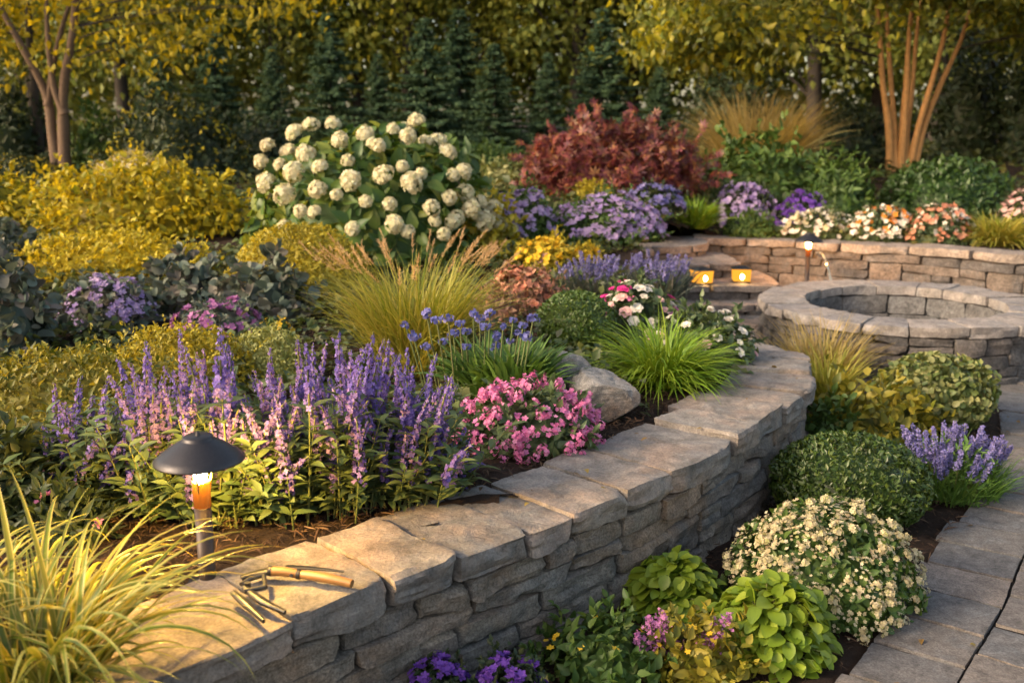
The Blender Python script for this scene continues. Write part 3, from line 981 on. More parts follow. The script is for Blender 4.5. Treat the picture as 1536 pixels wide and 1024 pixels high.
F_['lav'] = petal('lavender_petal', [(.14, .13, .34), (.20, .18, .42), (.27, .23, .44)])
F_['blue'] = petal('blue_petal', [(.085, .10, .32), (.13, .14, .38), (.22, .20, .44)])
F_['lilac'] = petal('lilac_petal', [(.36, .26, .48), (.46, .34, .54), (.30, .20, .46), (.52, .40, .56)])
F_['violet'] = petal('violet_petal', [(.14, .05, .36), (.22, .09, .46), (.10, .035, .28)])
F_['pink'] = petal('pink_petal', [(.56, .13, .30), (.66, .21, .40), (.60, .17, .42), (.70, .32, .46)])
F_['magenta'] = petal('magenta_petal', [(.52, .025, .20), (.62, .05, .28)])
F_['mauve'] = petal('mauve_petal', [(.42, .16, .38), (.52, .22, .44), (.36, .12, .34)])
F_['white'] = petal('white_petal', [(.72, .66, .56), (.78, .74, .66)])
F_['palepink'] = petal('pale_pink_petal', [(.70, .40, .38), (.74, .50, .46)])
F_['salmon'] = petal('salmon_petal', [(.62, .24, .15), (.66, .34, .22)])
F_['orange'] = petal('orange_petal', [(.72, .20, .03), (.74, .32, .05)])
F_['yellow'] = petal('yellow_petal', [(.70, .42, .02), (.74, .52, .05)])
F_['tan'] = petal('tan_petal', [(.44, .38, .22), (.54, .47, .29), (.58, .52, .36), (.38, .29, .18), (.36, .38, .16)])

# ------------------------------------------------------------------ woodland behind the garden
def conifer(h, w, n, seed):
    r = rngf(seed)
    tb = MB()
    tube(tb, [(0, 0, 0), (0, 0, h * .5), (0, 0, h * .97)], [h * .018, h * .011, .008], 7)
    cb = MB()
    nl = int(h / .10)
    P, D, N, S = [], [], [], []
    for q in range(nl):
        z = h * (.05 + .93 * q / nl)
        rad = w * (1 - z / h) ** 1.0 * r.uniform(.75, 1.15) + .04
        for b in range(int(r.integers(6, 10))):
            a = r.uniform(0, 2 * math.pi)
            L = rad * r.uniform(.6, 1.15)
            k = max(4, int(L / .035))
            u = np.linspace(.12, 1, k)
            dz = -.28 * u * L + .22 * u * u * L
            hd = np.array([math.cos(a), math.sin(a)])
            c = np.column_stack([u[:, None] * L * hd, z + dz])
            for side in (-1, 0, 1):
                sd = np.array([-hd[1], hd[0]]) * side
                P.append(c + r.normal(0, .012, c.shape))
                D.append(np.column_stack([np.repeat((hd * .8 + sd * .8)[None], k, 0), np.full(k, -.25)]) + r.normal(0, .2, (k, 3)))
                N.append(np.tile([0, 0, 1.0], (k, 1)) + r.normal(0, .3, (k, 3)))
                S.append(np.full(k, .12) * r.uniform(.7, 1.3, k) * (1.15 - .5 * u))
    inst(cb, SPRAY, np.concatenate(P), np.concatenate(D), np.concatenate(N), np.concatenate(S))
    return tb.mesh('trunk', M['bark_dark']), cb.mesh('crown', G['spruce'])

con = [conifer(3.0, 1.25, 0, 201 + k) for k in range(3)]
CON_LABELS = [
 (415, 62, 240, 18.5, 'dark slim spruce at the wood edge left of the hydrangea'),
 (500, 10, 235, 21.0, 'tall dark spruce rising straight behind the top of the cream hydrangea'),
 (640, 18, 240, 19.5, 'tall full spruce behind the right shoulder of the hydrangea'),
 (742, 58, 243, 18.2, 'full green spruce with tiered branches standing clear between hydrangea and red maple'),
 (820, 72, 236, 20.0, 'slim spruce just right of the clear tiered spruce'),
 (900, 4, 236, 20.5, 'tall spruce directly behind the red leaved maple'),
 (985, 95, 240, 19.0, 'short spruce behind the right half of the red maple'),
 (1075, 40, 240, 21.5, 'spruce behind the pale feathery far grass'),
 (330, 30, 232, 22.0, 'spruce behind the orange tinged shrub left of the wood'),
 (570, 75, 236, 23.0, 'small spruce peeping between two taller ones behind the hydrangea'),
 (690, 5, 232, 24.0, 'tall thin spruce at the back between two fuller ones'),
 (245, 75, 234, 21.0, 'spruce half hidden under the golden tree canopy'),
]
for k, (px, pt, pb, yy, lab) in enumerate(CON_LABELS):
    b = atY(px, pb, yy)
    z = terrain(b[0], b[1])
    h = atY(px, pt, yy)[2] - z
    t = thing('spruce_tree', lab, 'tree', (b[0], b[1], z), 'spruces at the edge of the wood', rz=k * 1.3)
    tr, cr = con[k % 3]
    link('trunk', tr, t); link('crown', cr, t)
    t.scale = (h / 3 * (.86 + .08 * (k % 4)), h / 3 * (.86 + .08 * (k % 4)), h / 3)

def broad(h, w, n, seed, leaf, z0=.12):
    r = rngf(seed)
    tb = MB()
    tube(tb, [(0, 0, 0), (.08, .05, h * .3), (-.05, .1, h * .65), (.05, 0, h * .9)], [h * .02, h * .015, h * .009, .01], 8)
    cb = MB()
    m = 80
    D = usphere(m, r, -1)
    C = D * np.array([w, w, h * (1 - z0) / 2]) * (.35 + .65 * r.random(m) ** .5)[:, None] + np.array([0, 0, h * (z0 + (1 - z0) / 2)])
    for c in C[::5]:
        zz = max(h * .1, c[2] - abs(c[0]) * .7 - .5)
        tube(tb, [(0, 0, zz), c * .55 + np.array([0, 0, zz]) * .45 + np.array([0, 0, .1]), c], [h * .007, .02, .008], 5, cap=False)
    k = n // m
    P = np.repeat(C, k, 0) + r.normal(0, 1, (m * k, 3)) * w * np.array([.20, .20, .15])
    Dd = nrm(r.normal(0, 1, (m * k, 3)) + np.array([0, 0, -.3]))
    inst(cb, LEAF2, P, Dd, nrm(r.normal(0, .7, (m * k, 3)) + np.array([0, 0, 1.0])), leaf * r.uniform(.6, 1.3, m * k), np.full(m * k, 1.3))
    return tb.mesh('trunk', M['bark_dark']), cb
bm = []
for k in range(3):
    tr, cb = broad(7.5, 2.1, 9600, 231 + k, .145)
    bm.append((tr, cb.mesh('crown', G['wood']), cb.mesh('crown', G['woodgold'])))
BT = [(-90, 25, 0), (60, 27, 0), (190, 24.5, 0), (300, 28, 1), (420, 26, 0), (540, 28, 1), (610, 26, 1), (715, 27, 1), (800, 29, 1), (860, 26, 0), (950, 28, 1), (1050, 25, 0), (1130, 27, 0), (1220, 24, 0), (1310, 26, 0), (1400, 23, 0), (1480, 25, 0), (1570, 23, 0), (1660, 25, 0)]
BL = ['green wood tree beyond the left edge trunk', 'olive wood tree deep behind the left golden tree trunks', 'olive wood tree behind the canopy fringe of the left golden tree',
      'yellowing wood tree behind the left spruces', 'olive wood tree behind the slim spruce left of the hydrangea', 'yellowing wood tree above the cream hydrangea',
      'yellowing wood tree left of the tall full spruce', 'yellowing wood tree in the gap left of the tiered spruce', 'yellowing wood tree above the slim spruce in the middle',
      'olive wood tree between the two spruces left of the red maple', 'yellowing wood tree behind the top of the red maple', 'olive wood tree behind the left fringe of the right tree',
      'olive wood tree behind the pale feathery grass', 'dark wood tree left of the orange barked stems', 'dark wood tree right behind the orange barked stems',
      'dark wood tree right of the orange barked stems', 'dark wood tree above the big round box', 'dark wood tree at the right edge behind the round box', 'dark wood tree beyond the right edge']
for k, (px, yy, gold) in enumerate(BT):
    b = atY(px, 215, yy)
    z = terrain(b[0], b[1])
    t = thing('broadleaf_tree', BL[k], 'tree', (b[0], b[1], z - .1), 'broadleaf trees of the wood', rz=k * 2.1)
    tr, c0, c1 = bm[k % 3]
    link('trunk', tr, t); link('crown', c1 if gold else c0, t)
    s = .9 + .12 * ((k * 7) % 4)
    t.scale = (s, s, s * (1.0 if k % 2 else 1.12))
# the depth of the wood: one mass of leaves nobody could count
mb = MB()
r = rngf(251)
n = 46000
P = np.column_stack([r.uniform(-26, 26, n), r.uniform(29, 38, n), 1.2 + 8.0 * r.random(n) ** 1.0])
P[:, 2] += .8 * fbm(P * np.array([.4, .2, .2]), 4, 2)
inst(mb, LEAF2, P, r.normal(0, 1, (n, 3)), r.normal(0, .6, (n, 3)) + np.array([0, -.5, 1]), r.uniform(.2, .4, n), np.full(n, 1.4))
o = mb.build('woodland_foliage', G['wood']); o['kind'] = 'stuff'

mb = MB()
r = rngf(255)
n = 16000
P = np.column_stack([r.uniform(-9, 9, n), r.uniform(9.5, 20, n)])
P = P[inpoly(P[:, 0], P[:, 1], soil_poly)]
n = len(P)
z = bed_h(P[:, 0], P[:, 1]) + r.random(n) ** 2 * .16
inst(mb, LEAF2, np.column_stack([P, z]), r.normal(0, 1, (n, 3)) * [1, 1, .4], r.normal(0, .5, (n, 3)) + np.array([0, 0, 1]), r.uniform(.07, .15, n), np.full(n, 1.3))
o = mb.build('undergrowth', leafmat('undergrowth_leaf', [(.04, .06, .018), (.07, .09, .025), (.12, .11, .03)], .3)); o['kind'] = 'stuff'
mb = MB()
r = rngf(256)
n = 42000
P = np.column_stack([r.uniform(-4.5, 1.3, n), r.uniform(3.4, 10.5, n)])
P = P[inpoly(P[:, 0], P[:, 1], soil_poly) & (P[:, 1] > 3.55 + .5 * np.maximum(0, P[:, 0] + .3)) & (fbm(np.column_stack([P * 1.1, P[:, 0] * 0]), 31, 2) > -.32)]
n = len(P)
z = bed_h(P[:, 0], P[:, 1]) + r.random(n) ** 1.5 * .09 * (1.2 + fbm(np.column_stack([P * 3, P[:, 0] * 0]), 8, 2))
inst(mb, LEAF2, np.column_stack([P, z]), r.normal(0, 1, (n, 3)) * [1, 1, .4], r.normal(0, .5, (n, 3)) + np.array([0, 0, 1]), r.uniform(.03, .065, n), np.full(n, 1.4))
o = mb.build('ground_cover_leaves', leafmat('low_cover_leaf', [(.04, .065, .02), (.07, .10, .03), (.11, .12, .035), (.06, .07, .045)], .3)); o['kind'] = 'stuff'
# understorey shrubs in front of the wood
def under(label, box, mat, px, y, tmpl=LEAF2, **kw):
    return shrub('background_shrub', label, 'shrub', box, mat, px, tmpl, y=y, group='shrubs in front of the wood', cover=1.7, lmp=.25, **kw)
under('dark green shrub left of the golden tree trunks', (-60, 120, 80, 275), G['dark'], 13, 13.6)
under('dark leafy shrub right of the golden tree trunks', (105, 175, 195, 270), G['mid'], 13, 13.2)
s = under('tall loose shrub with orange tinged tips behind the golden mounds', (150, 148, 372, 275), G['dark'], 12, 13.0)
blossoms(s, 260, 9, G['golddeep'], LEAF2, zmin=.25, name='orange_tips', out=1.05, wob=.8)
under('dark shrub below the slim spruce left of the hydrangea', (340, 175, 440, 270), G['dark'], 11, 15.0)
under('low green shrub below the tiered spruce', (640, 215, 800, 275), G['mid'], 9, 14.5)
under('dark green shrub behind the far feathery grass', (1010, 120, 1180, 240), G['dark'], 12, 17.0)
under('dark loose shrub left of the orange barked stems', (1210, 150, 1330, 290), G['dark'], 12, 14.8)
under('tall dark shrub right of the orange barked stems', (1385, 60, 1500, 270), G['dark'], 13, 16.0)
under('tall dark shrub at the right edge behind the round box', (1470, 50, 1620, 300), G['dark'], 13, 15.4)

# ------------------------------------------------------------------ the two multi-stemmed trees
def garden_tree(name, label, base, stems, clumps, leafmat_, barkmat, leaf, per, seed, crad=.32, every=2):
    t = thing(name, label, 'tree', base)
    r = rngf(seed)
    allp = []
    for pts, rad in stems:
        mb = MB()
        q = smooth_line(np.array(pts, float), 5)
        u = np.linspace(0, 1, len(q))
        rr = rad * (1 - .62 * u) * (1 + .06 * np.sin(u * 23 + rad * 900)) * (1 + .35 * np.exp(-u * 16))
        tube(mb, q, rr, 10)
        mb.build('trunk', barkmat, t)
        allp.append(q[len(q) // 3:])
    A = np.concatenate(allp)
    bmesh_ = MB()
    C = np.asarray(clumps)
    for c in C[::every]:
        d = np.linalg.norm(A - c, axis=1) + np.maximum(0, A[:, 2] - c[2] + .25) * 3 + np.maximum(0, 2.05 - A[:, 2]) * 2
        s = A[np.argmin(d)]
        tube(bmesh_, stem_pts(s, c, [0, 0, .18], 6), np.linspace(.010, .003, 6), 5, cap=False)
    bmesh_.build('branches', M['bark_dark'], t)
    m = len(C)
    k = per
    P = np.repeat(C, k, 0) + r.normal(0, 1, (m * k, 3)) * crad * np.array([1, 1, .55])
    D = nrm(r.normal(0, .8, (m * k, 3)) + np.array([0, 0, -.55]))
    N = nrm(r.normal(0, .6, (m * k, 3)) + np.array([0, 0, .9]))
    mb = MB()
    inst(mb, OVATE, P, D, N, leaf * r.uniform(.6, 1.25, m * k))
    mb.build('crown', leafmat_, t)
    return t

def clump_cloud(n, c, rad, r, lo=0.0):
    D = usphere(n, r, -1)
    return D * np.array(rad) * (.30 + .70 * r.random(n) ** .45)[:, None] + np.array(c)

bl = hit(95, 270); 
r = rngf(301)
cl = clump_cloud(125, (.45, -.1, 2.95), (3.2, 2.3, 1.5), r)
garden_tree('golden_tree', 'golden leaved tree with two forked brown trunks at the left', (bl[0], bl[1], terrain(bl[0], bl[1]) - .03),
    [([(.03, 0, 0), (.06, 0, .6), (.12, 0, 1.2), (.28, .05, 1.9), (.45, .1, 3.0)], .085),
     ([(-.05, .03, 0), (-.10, .03, .6), (-.14, .05, 1.1), (-.42, 0, 1.8), (-.9, -.1, 2.9)], .075),
     ([(.10, -.02, .85), (.0, -.02, 1.2), (-.02, 0, 1.9), (.0, .1, 2.9)], .05),
     ([(-.12, .03, .95), (-.02, .1, 1.5), (.2, .2, 2.2), (.6, .3, 3.0)], .045)],
    cl, G['tree_gold'], M['bark'], .10, 44, 302, every=3)
b2 = atY(-5, 255, 13.5)
cl = clump_cloud(60, (-.4, .3, 2.9), (1.8, 1.6, 1.3), rngf(303))
garden_tree('golden_tree', 'slender golden tree cut by the left edge of the photo', (b2[0], b2[1], terrain(b2[0], b2[1]) - .03),
    [([(0, 0, 0), (.03, 0, .9), (-.04, 0, 1.8), (.1, 0, 2.9)], .06), ([(.45, .25, 0), (.5, .25, .9), (.47, .3, 1.8), (.6, .2, 2.8)], .075)],
    cl, G['tree_gold'], M['bark_dark'], .11, 40, 304)
b3 = atY(1352, 250, 14.0)
z3 = terrain(b3[0], b3[1])
r = rngf(311)
cl = np.concatenate([clump_cloud(200, (-.2, -.1, 2.85), (4.4, 2.7, 1.35), r), clump_cloud(34, (-2.7, -.6, 1.75), (.9, .8, .3), r), clump_cloud(40, (.6, -.9, 2.5), (1.9, .4, .3), r), clump_cloud(24, (2.2, -.3, 1.85), (.7, .8, .35), r)])
cl = cl[~((np.abs(cl[:, 0] - .15) < 1.15) & (cl[:, 2] < 2.12) & (cl[:, 1] < 1.2))]
ss = []
for (x0, x1, x2, y2, rd) in ((-.15, -.36, -.60, -.1, .062), (-.08, -.19, -.35, .2, .054), (-.01, -.04, -.06, -.1, .064), (.05, .11, .18, .25, .050), (.11, .29, .48, -.1, .058), (-.04, .04, .10, .4, .040), (.17, .46, .90, .1, .056)):
    rd *= .84
    ss.append(([(x0, 0, 0), ((x0 + x1) / 2 - (x1 - x0) * .12, y2 * .3, .6), (x1, y2 * .5, 1.15), ((x1 + x2) / 2 + .02 * math.sin(x1 * 31), y2 * .8, 1.75), (x2, y2, 2.4), (x2 * 1.7, y2 * 1.8, 3.2)], rd))
garden_tree('multistem_tree', 'tree with a fan of smooth orange barked stems at the right', (b3[0], b3[1], z3 - .03), ss, cl, G['tree_green'], M['bark_lit'], .12, 62, 312, every=4)

# ------------------------------------------------------------------ middle and far planting, left side
shrub('golden_shrub', 'large spreading golden shrub below the golden tree', 'shrub', (45, 240, 385, 372), G['golddeep'], 12, OVATE, .3, 2.1, lmp=.22, fr=3.5, flat=.5, dy=.6)
shrub('golden_shrub', 'small golden shrub cut by the left edge below the trunks', 'shrub', (-70, 262, 75, 345), G['golddeep'], 13, OVATE, .3, 1.8, lmp=.2, flat=.4)
s = shrub('golden_shrub', 'dark shrub with small yellow tips at the left edge beside the trunks', 'shrub', (-50, 233, 98, 275), G['dark'], 9, LEAF2, .27, 1.8)
blossoms(s, 400, 5, G['gold'], LEAF2, zmin=.1, name='yellow_tips', wob=.7)
s = shrub('astilbe', 'tuft of pale tan plumes rising behind the golden shrub', 'plant', (140, 228, 270, 290), G['gold2'], 9, LEAF2, .27, 1.6, y=11.6)
blossoms(s, 700, 6, F_['tan'], LEAF2, zmin=.2, name='plume_flowers', wob=.6)
shrub('golden_shrub', 'low wide yellow shrub in front of the large golden one', 'shrub', (15, 345, 335, 440), G['gold'], 10, LEAF2, .27, 2.2, lmp=.14, fr=4, dy=.55, flat=.3)
shrub('golden_shrub', 'rounded fine leaved yellow green shrub before the hydrangea', 'shrub', (338, 333, 568, 462), G['gold2'], 7, LEAF2, .27, 2.6, lmp=.06, fr=5, dy=.9, cap=22000)
shrub('leafy_perennial', 'grey green large leaved clump at the left edge', 'plant', (-70, 395, 92, 545), G['grey'], 25, ROUND, .38, 1.8, lmp=.2, flat=.5)
shrub('leafy_perennial', 'grey leaved mat behind the yellow ground cover beside the grey green clump', 'plant', (-60, 330, 60, 420), G['grey'], 17, ROUND, .38, 1.6, lmp=.2, flat=.5)
s = shrub('catmint', 'mound of grey leaves and small lilac flowers at the left', 'plant', (92, 412, 242, 505), G['grey'], 16, OVATE, .3, 1.8, lmp=.15, flat=.4)
blossoms(s, 420, 5, F_['lilac'], FL4, zmin=.2, cl=6)
shrub('leafy_perennial', 'blue grey leaved clump between catmint and the yellow mound', 'plant', (215, 388, 345, 478), G['grey'], 20, ROUND, .38, 1.8, lmp=.2, flat=.5)
shrub('leafy_perennial', 'blue grey leaved clump just below the rounded yellow shrub', 'plant', (320, 392, 475, 490), G['grey'], 21, ROUND, .38, 1.8, lmp=.2, flat=.5)
s = shrub('flowering_perennial', 'small magenta flowered plant behind the pale ground cover', 'plant', (262, 447, 400, 512), G['grey'], 11, OVATE, .3, 1.5)
blossoms(s, 330, 5.5, F_['mauve'], FL5, zmin=.15, cl=6)
shrub('ground_cover', 'wide mat of yellow green ground cover at the left behind the spikes', 'ground cover', (-110, 520, 330, 690), G['cover'], 12, LEAF2, .27, 2.0, lmp=.16, fr=5, dy=.55)
shrub('ground_cover', 'golden low mound directly behind the tallest purple spikes', 'ground cover', (150, 486, 400, 610), G['gold2'], 9, LEAF2, .27, 2.1, lmp=.12, fr=5, dy=.6)
shrub('ground_cover', 'pale green low mound behind the purple spikes', 'ground cover', (335, 488, 480, 590), G['palecover'], 7, LEAF2, .27, 2.2, lmp=.10, fr=5, dy=.7)
s = shrub('flowering_perennial', 'tiny yellow flowered plant beside the ornamental grass', 'plant', (385, 473, 445, 515), G['mid'], 8, LEAF2, .27, .7, core=0)
blossoms(s, 16, 5, F_['yellow'], FL5, zmin=.3)

# hydrangea
s = shrub('hydrangea', 'big hydrangea covered in cream mophead flowers', 'shrub', (362, 182, 762, 412), G['hyd'], 24, OVATE, .3, 2.0, lmp=.10, fr=3, dy=.8, core=.78)
HEADS = [ball_head('flower_head', 105 + 12 * k, FL4, .27, F_['cream'], 330 + k, -.35, .72 + .06 * k, .12 * (k % 3), .55, .16) for k in range(6)]
t, rx, ry, rz, cz, sd, mp = s
hp = [(440,195),(465,185),(498,180),(548,198),(568,222),(590,189),(626,178),(640,208),(605,243),(575,258),(558,214),(618,272),(672,228),(658,212),(404,222),(388,238),(430,222),(478,247),(440,257),(474,281),(468,315),(450,316),(520,235),(585,302),(591,337),(648,312),(655,328),(631,262),(674,296),(697,255),(680,262),(702,285),(706,315),(728,330),(690,322),(681,330),(712,300),(725,300),(415,240),(510,210),(455,225),(612,205),(525,265),(766,345),(742,312),(752,335),(425,290),(505,292),(548,300),(420,335),(530,345),(612,348),(665,352),(395,270)]
P, O = [], []
r = rngf(335)
base = np.array(t.location)
for px, py in hp:
    d = ray(px, py)
    o = np.array([0, 0, CAMZ]) - base
    q = np.array([rx, ry, rz]) * 1.0
    A = ((d / q) ** 2).sum(); B = 2 * ((d / q) * (o / q)).sum(); C = ((o / q) ** 2).sum() - 1
    disc = B * B - 4 * A * C
    k = (-B - math.sqrt(disc)) / (2 * A) if disc > 0 else -B / (2 * A)
    p = o + d * k
    P.append(p); O.append(p / q ** 2)
r2 = usphere(8, rngf(336), .1); r2[:, 1] = np.abs(r2[:, 1])
P = np.array(P + list(r2 * np.array([rx, ry, rz]))); O = nrm(np.array(O + list(r2)) + np.array([0, 0, .3]))
copies('flower_head', HEADS, t, P + O * (r.uniform(-.05, .02, len(P)))[:, None], O + r.normal(0, .25, O.shape), r.uniform(8, 15.5, len(P)) * mp, 337)
s = shrub('hydrangea', 'low leafy yellow green skirt plant at the right foot of the hydrangea', 'shrub', (655, 290, 782, 395), G['gold2'], 15, OVATE, .3, 1.7, lmp=.2)

# ornamental grass with plumes
grass('ornamental_grass', 'golden fountain grass with orange seed plumes in front of the hydrangea', (482, 392, 765, 575), G['yel_grass'], 1500, .28, .95, 2.6, k=.35, plumes=(52, G['plume'], .13, .0048), hk=1.15)
# blue flowered strap-leaved clump
def strap_clump(label, box, nl, heads, hm, seed):
    b, rx, h = spot(box, .4)
    t = thing('agapanthus', label, 'plant', b)
    mp = mpp(b)
    r = rngf(seed)
    mb = MB()
    for q in range(9):
        o = np.array([r.uniform(-.68, .62) * rx, r.uniform(-.4, .3) * rx, 0])
        m2 = MB()
        blade_mesh(m2, nl // 9, h * .95, rx * .3, 12 * mp, .28, 1.0, seed + q, 6)
        V = np.concatenate(m2.V) + o
        mb.add(V, m2.F[0][0])
    mb.build('leaves', G['strap'], t)
    sb = MB(); hb = [ball_head('flower_head', 22, FL5, .40, hm, seed + 20 + k, -.5, .8, core=0) for k in range(2)]
    P = []
    for px, py in heads:
        p = atY(px, py, b[1] + r.uniform(-.15, .15)) - b
        P.append(p)
        tube(sb, stem_pts(np.array([p[0] * .7, p[1], 0.0]), p, [0, 0, .02]), .0035, 5, cap=False)
    sb.build('stems', M['stem'], t)
    copies('flower_head', hb, t, np.array(P), np.tile([0, -.2, 1.0], (len(P), 1)), r.uniform(6, 10.5, len(P)) * mp, seed + 30)
strap_clump('strap leaved clump with blue flower heads behind the pink phlox', (600, 488, 835, 632), 800,
    [(640,470),(655,480),(690,485),(700,497),(720,478),(735,470),(728,490),(745,505),(770,480),(778,500),(785,488),(800,478),(640,520),(608,488),(665,512),(700,520),(743,520),(765,512),(790,505),(620,505),(710,470),(680,500),(755,490),(672,478)], F_['blue'], 340)

# pink phlox
s = shrub('phlox', 'mound of bright pink phlox beside the grey boulders', 'plant', (692, 582, 900, 692), G['rose_leaf'], 19, OVATE, .3, 1.8, lmp=.12, flat=.3)
t, rx, ry, rz, cz, sd, mp = s
PH = [ball_head('flower_head', 17, FL5, .40, F_['pink'], 350 + k, -.4, 1.0, .4, core=0) for k in range(4)]
r = rngf(352)
D = usphere(150, r, .02)
D = D[(D[:, 1] < .6)][:98]
P = D * np.array([rx, ry, rz]) * r.uniform(.98, 1.14, len(D))[:, None]
copies('flower_head', PH, t, P, nrm(D + np.array([0, 0, .8])), r.uniform(6.5, 12, len(P)) * mp, 353)
blossoms(s, 420, 5, F_['pink'], FL5, zmin=.1, cl=7, out=1.06)

# box balls
shrub('box_ball', 'clipped box ball in the raised bed beside the roses', 'topiary', (800, 436, 926, 540), G['boxball'], 6.5, LEAF2, .27, 2.2, ball=True, lmp=.03, dy=1, inner=.18, core=.82)
grass('green_grass', 'bright green grass tuft beside the boulder', (902, 488, 1082, 592), G['green_grass'], 1100, .55, 1.3, 3.2, k=.5, hk=1.35)

# roses
def heads_on(s, n, meshes, px, seed, zmin=.2, name='flower_head', out=1.0, front=True):
    t, rx, ry, rz, cz, sd, mp = s
    r = rngf(seed)
    D = usphere(n * 2 if front else n, r, zmin)
    if front: D = D[D[:, 1] < .35][:n]
    P = D * np.array([rx, ry, rz]) * r.uniform(out - .04, out + .05, len(D))[:, None] + np.array([0, 0, cz])
    copies(name, meshes, t, P, nrm(D + np.array([0, -.2, .6])), r.uniform(.75, 1.2, len(P)) * px * mp, seed + 1)
def rose_mesh(mat, seed):
    mb = MB()
    r = rngf(seed)
    for ring, (nn, tilt, sc) in enumerate(((6, .25, 1.0), (5, .8, .75), (4, 1.4, .5))):
        a = np.arange(nn) * 2 * math.pi / nn + ring * .5
        D = np.stack([np.cos(a), np.sin(a), np.full(nn, tilt)], 1)
        inst(mb, ROUND, np.tile([0, 0, -.1 * ring], (nn, 1)), D, np.stack([-np.cos(a) * tilt, -np.sin(a) * tilt, np.ones(nn)], 1), sc, np.full(nn, 1.3))
    return mb.mesh('flower_head', mat)
RP, RW, RM, RPP = (rose_mesh(F_[k], 360) for k in ('pink', 'white', 'magenta', 'palepink'))
s = shrub('rose_bush', 'rose bush with pink and white blooms behind the box ball', 'shrub', (888, 425, 1018, 520), G['rose_leaf'], 14, OVATE, .3, 1.7, lmp=.15)
heads_on(s, 16, [RPP, RP], 9, 361); heads_on(s, 14, [RW], 9, 363); heads_on(s, 7, [RM], 9, 365, .6, out=1.08)
s = shrub('rose_bush', 'rose bush with small white blooms above the wall end', 'shrub', (968, 462, 1135, 560), G['rose_leaf'], 15, OVATE, .3, 1.9, lmp=.15)
heads_on(s, 22, [RW], 7.5, 367); heads_on(s, 8, [RPP], 7, 369)
s = shrub('flowering_shrub', 'low salmon pink shrub between the grass and the lavender', 'shrub', (722, 398, 850, 480), G['pinkleaf'], 11, LEAF2, .27, 1.8, lmp=.2)
blossoms(s, 380, 5, F_['salmon'], FL5, zmin=.2, cl=6)
shrub('leafy_perennial', 'low dark green plant at the foot of the salmon shrub', 'plant', (700, 430, 800, 500), G['pinkleaf'], 11, LEAF2, .27, 1.6)
# lavender
def spikes_plant(name, label, cat, box, leafm, petm, n, plen_px, stem_h, seed, group=None, wpx=4.0, bl=500, part='flower_spike', y=None, fl=4.0):
    b, rx, h = spot(box, .55, y)
    t = thing(name, label, cat, b, group)
    mp = mpp(b)
    r = rngf(seed)
    mb = MB()
    blade_mesh(mb, bl, h * .72, rx * 1.3, 3.2 * mp, .35, .7, seed, 4, r0=rx * .8)
    mb.build('foliage', leafm, t)
    sb = MB()
    tall = []
    for q in range(n):
        a = r.uniform(0, 2 * math.pi); d = math.sqrt(r.random())
        p0 = np.array([math.cos(a) * d * rx * .6, math.sin(a) * d * rx * .55, 0])
        p1 = np.array([math.cos(a) * d * rx * .98, math.sin(a) * d * rx * .9, h * r.uniform(.78, 1.02) * (1 - .22 * d)])
        sp = stem_pts(p0, p1, [0, 0, .1 * h])
        tube(sb, sp, .0022, 4, cap=False)
        tall.append((sp[-2], p1))
    sb.build('stems', M['stem'], t)
    for (a, c) in tall:
        d = nrm((c - a)[None])[0]
        L = plen_px * mp * r.uniform(.7, 1.25)
        kk = int(max(16, plen_px * 1.3))
        u = r.random(kk)
        P = c - d * L * (1 - u)[:, None] + r.normal(0, 1, (kk, 3)) * (wpx * mp * .28 * (1.15 - u))[:, None]
        pb = MB()
        face_out(pb, FL3, P, r.normal(0, 1, (kk, 3)) + d * .6, fl * mp * r.uniform(.4, .75, kk), seed)
        pb.build(part, petm, t)
    return t
spikes_plant('lavender', 'wide lavender clump in front of the stone steps', 'plant', (832, 372, 945, 455), G['grey'], F_['lav'], 46, 26, 0, 371, 'lavender clumps')
spikes_plant('lavender', 'lavender clump right beside the lit candle lanterns', 'plant', (925, 370, 1042, 452), G['grey'], F_['lav'], 46, 26, 0, 372, 'lavender clumps')
s = shrub('flowering_perennial', 'yellow flowered plant left of the lavender', 'plant', (770, 355, 862, 412), G['gold2'], 11, LEAF2, .27, 1.5, lmp=.2)
blossoms(s, 140, 6, F_['yellow'], FL5, zmin=.3)
s = shrub('flowering_perennial', 'small yellow flowered tuft behind the lavender', 'plant', (855, 366, 905, 400), G['gold2'], 8, LEAF2, .27, 1.5)
blossoms(s, 70, 5, F_['yellow'], FL5, zmin=.3)

# far planting to the right of the hydrangea
s = shrub('flowering_mound', 'pink lilac mound touching the right side of the hydrangea', 'plant', (722, 285, 840, 375), G['mid'], 9, LEAF2, .27, 1.7, lmp=.2)
blossoms(s, 700, 5, F_['lilac'], FL5, zmin=.15, cl=7)
s = shrub('flowering_mound', 'broad lilac flowered mound below the red maple', 'plant', (815, 292, 1000, 372), G['mid'], 9, LEAF2, .27, 1.8, lmp=.15)
blossoms(s, 1100, 5, F_['lilac'], FL5, zmin=.2, cl=7)
s = shrub('flowering_mound', 'blue purple mound behind the broad lilac one', 'plant', (930, 275, 1030, 330), G['dark'], 8, LEAF2, .27, 1.6, lmp=.15, y=9.9)
blossoms(s, 500, 4.5, F_['lav'], FL5, zmin=.15, cl=6)
s = shrub('background_shrub', 'small pale flecked shrub between hydrangea and red maple', 'shrub', (705, 238, 800, 300), G['varieg'], 8, LEAF2, .27, 1.7, y=11.5)
s = shrub('flowering_perennial', 'yellow topped tuft at the foot of the red maple', 'plant', (855, 272, 925, 310), G['gold2'], 8, LEAF2, .27, 1.6, y=10.4)
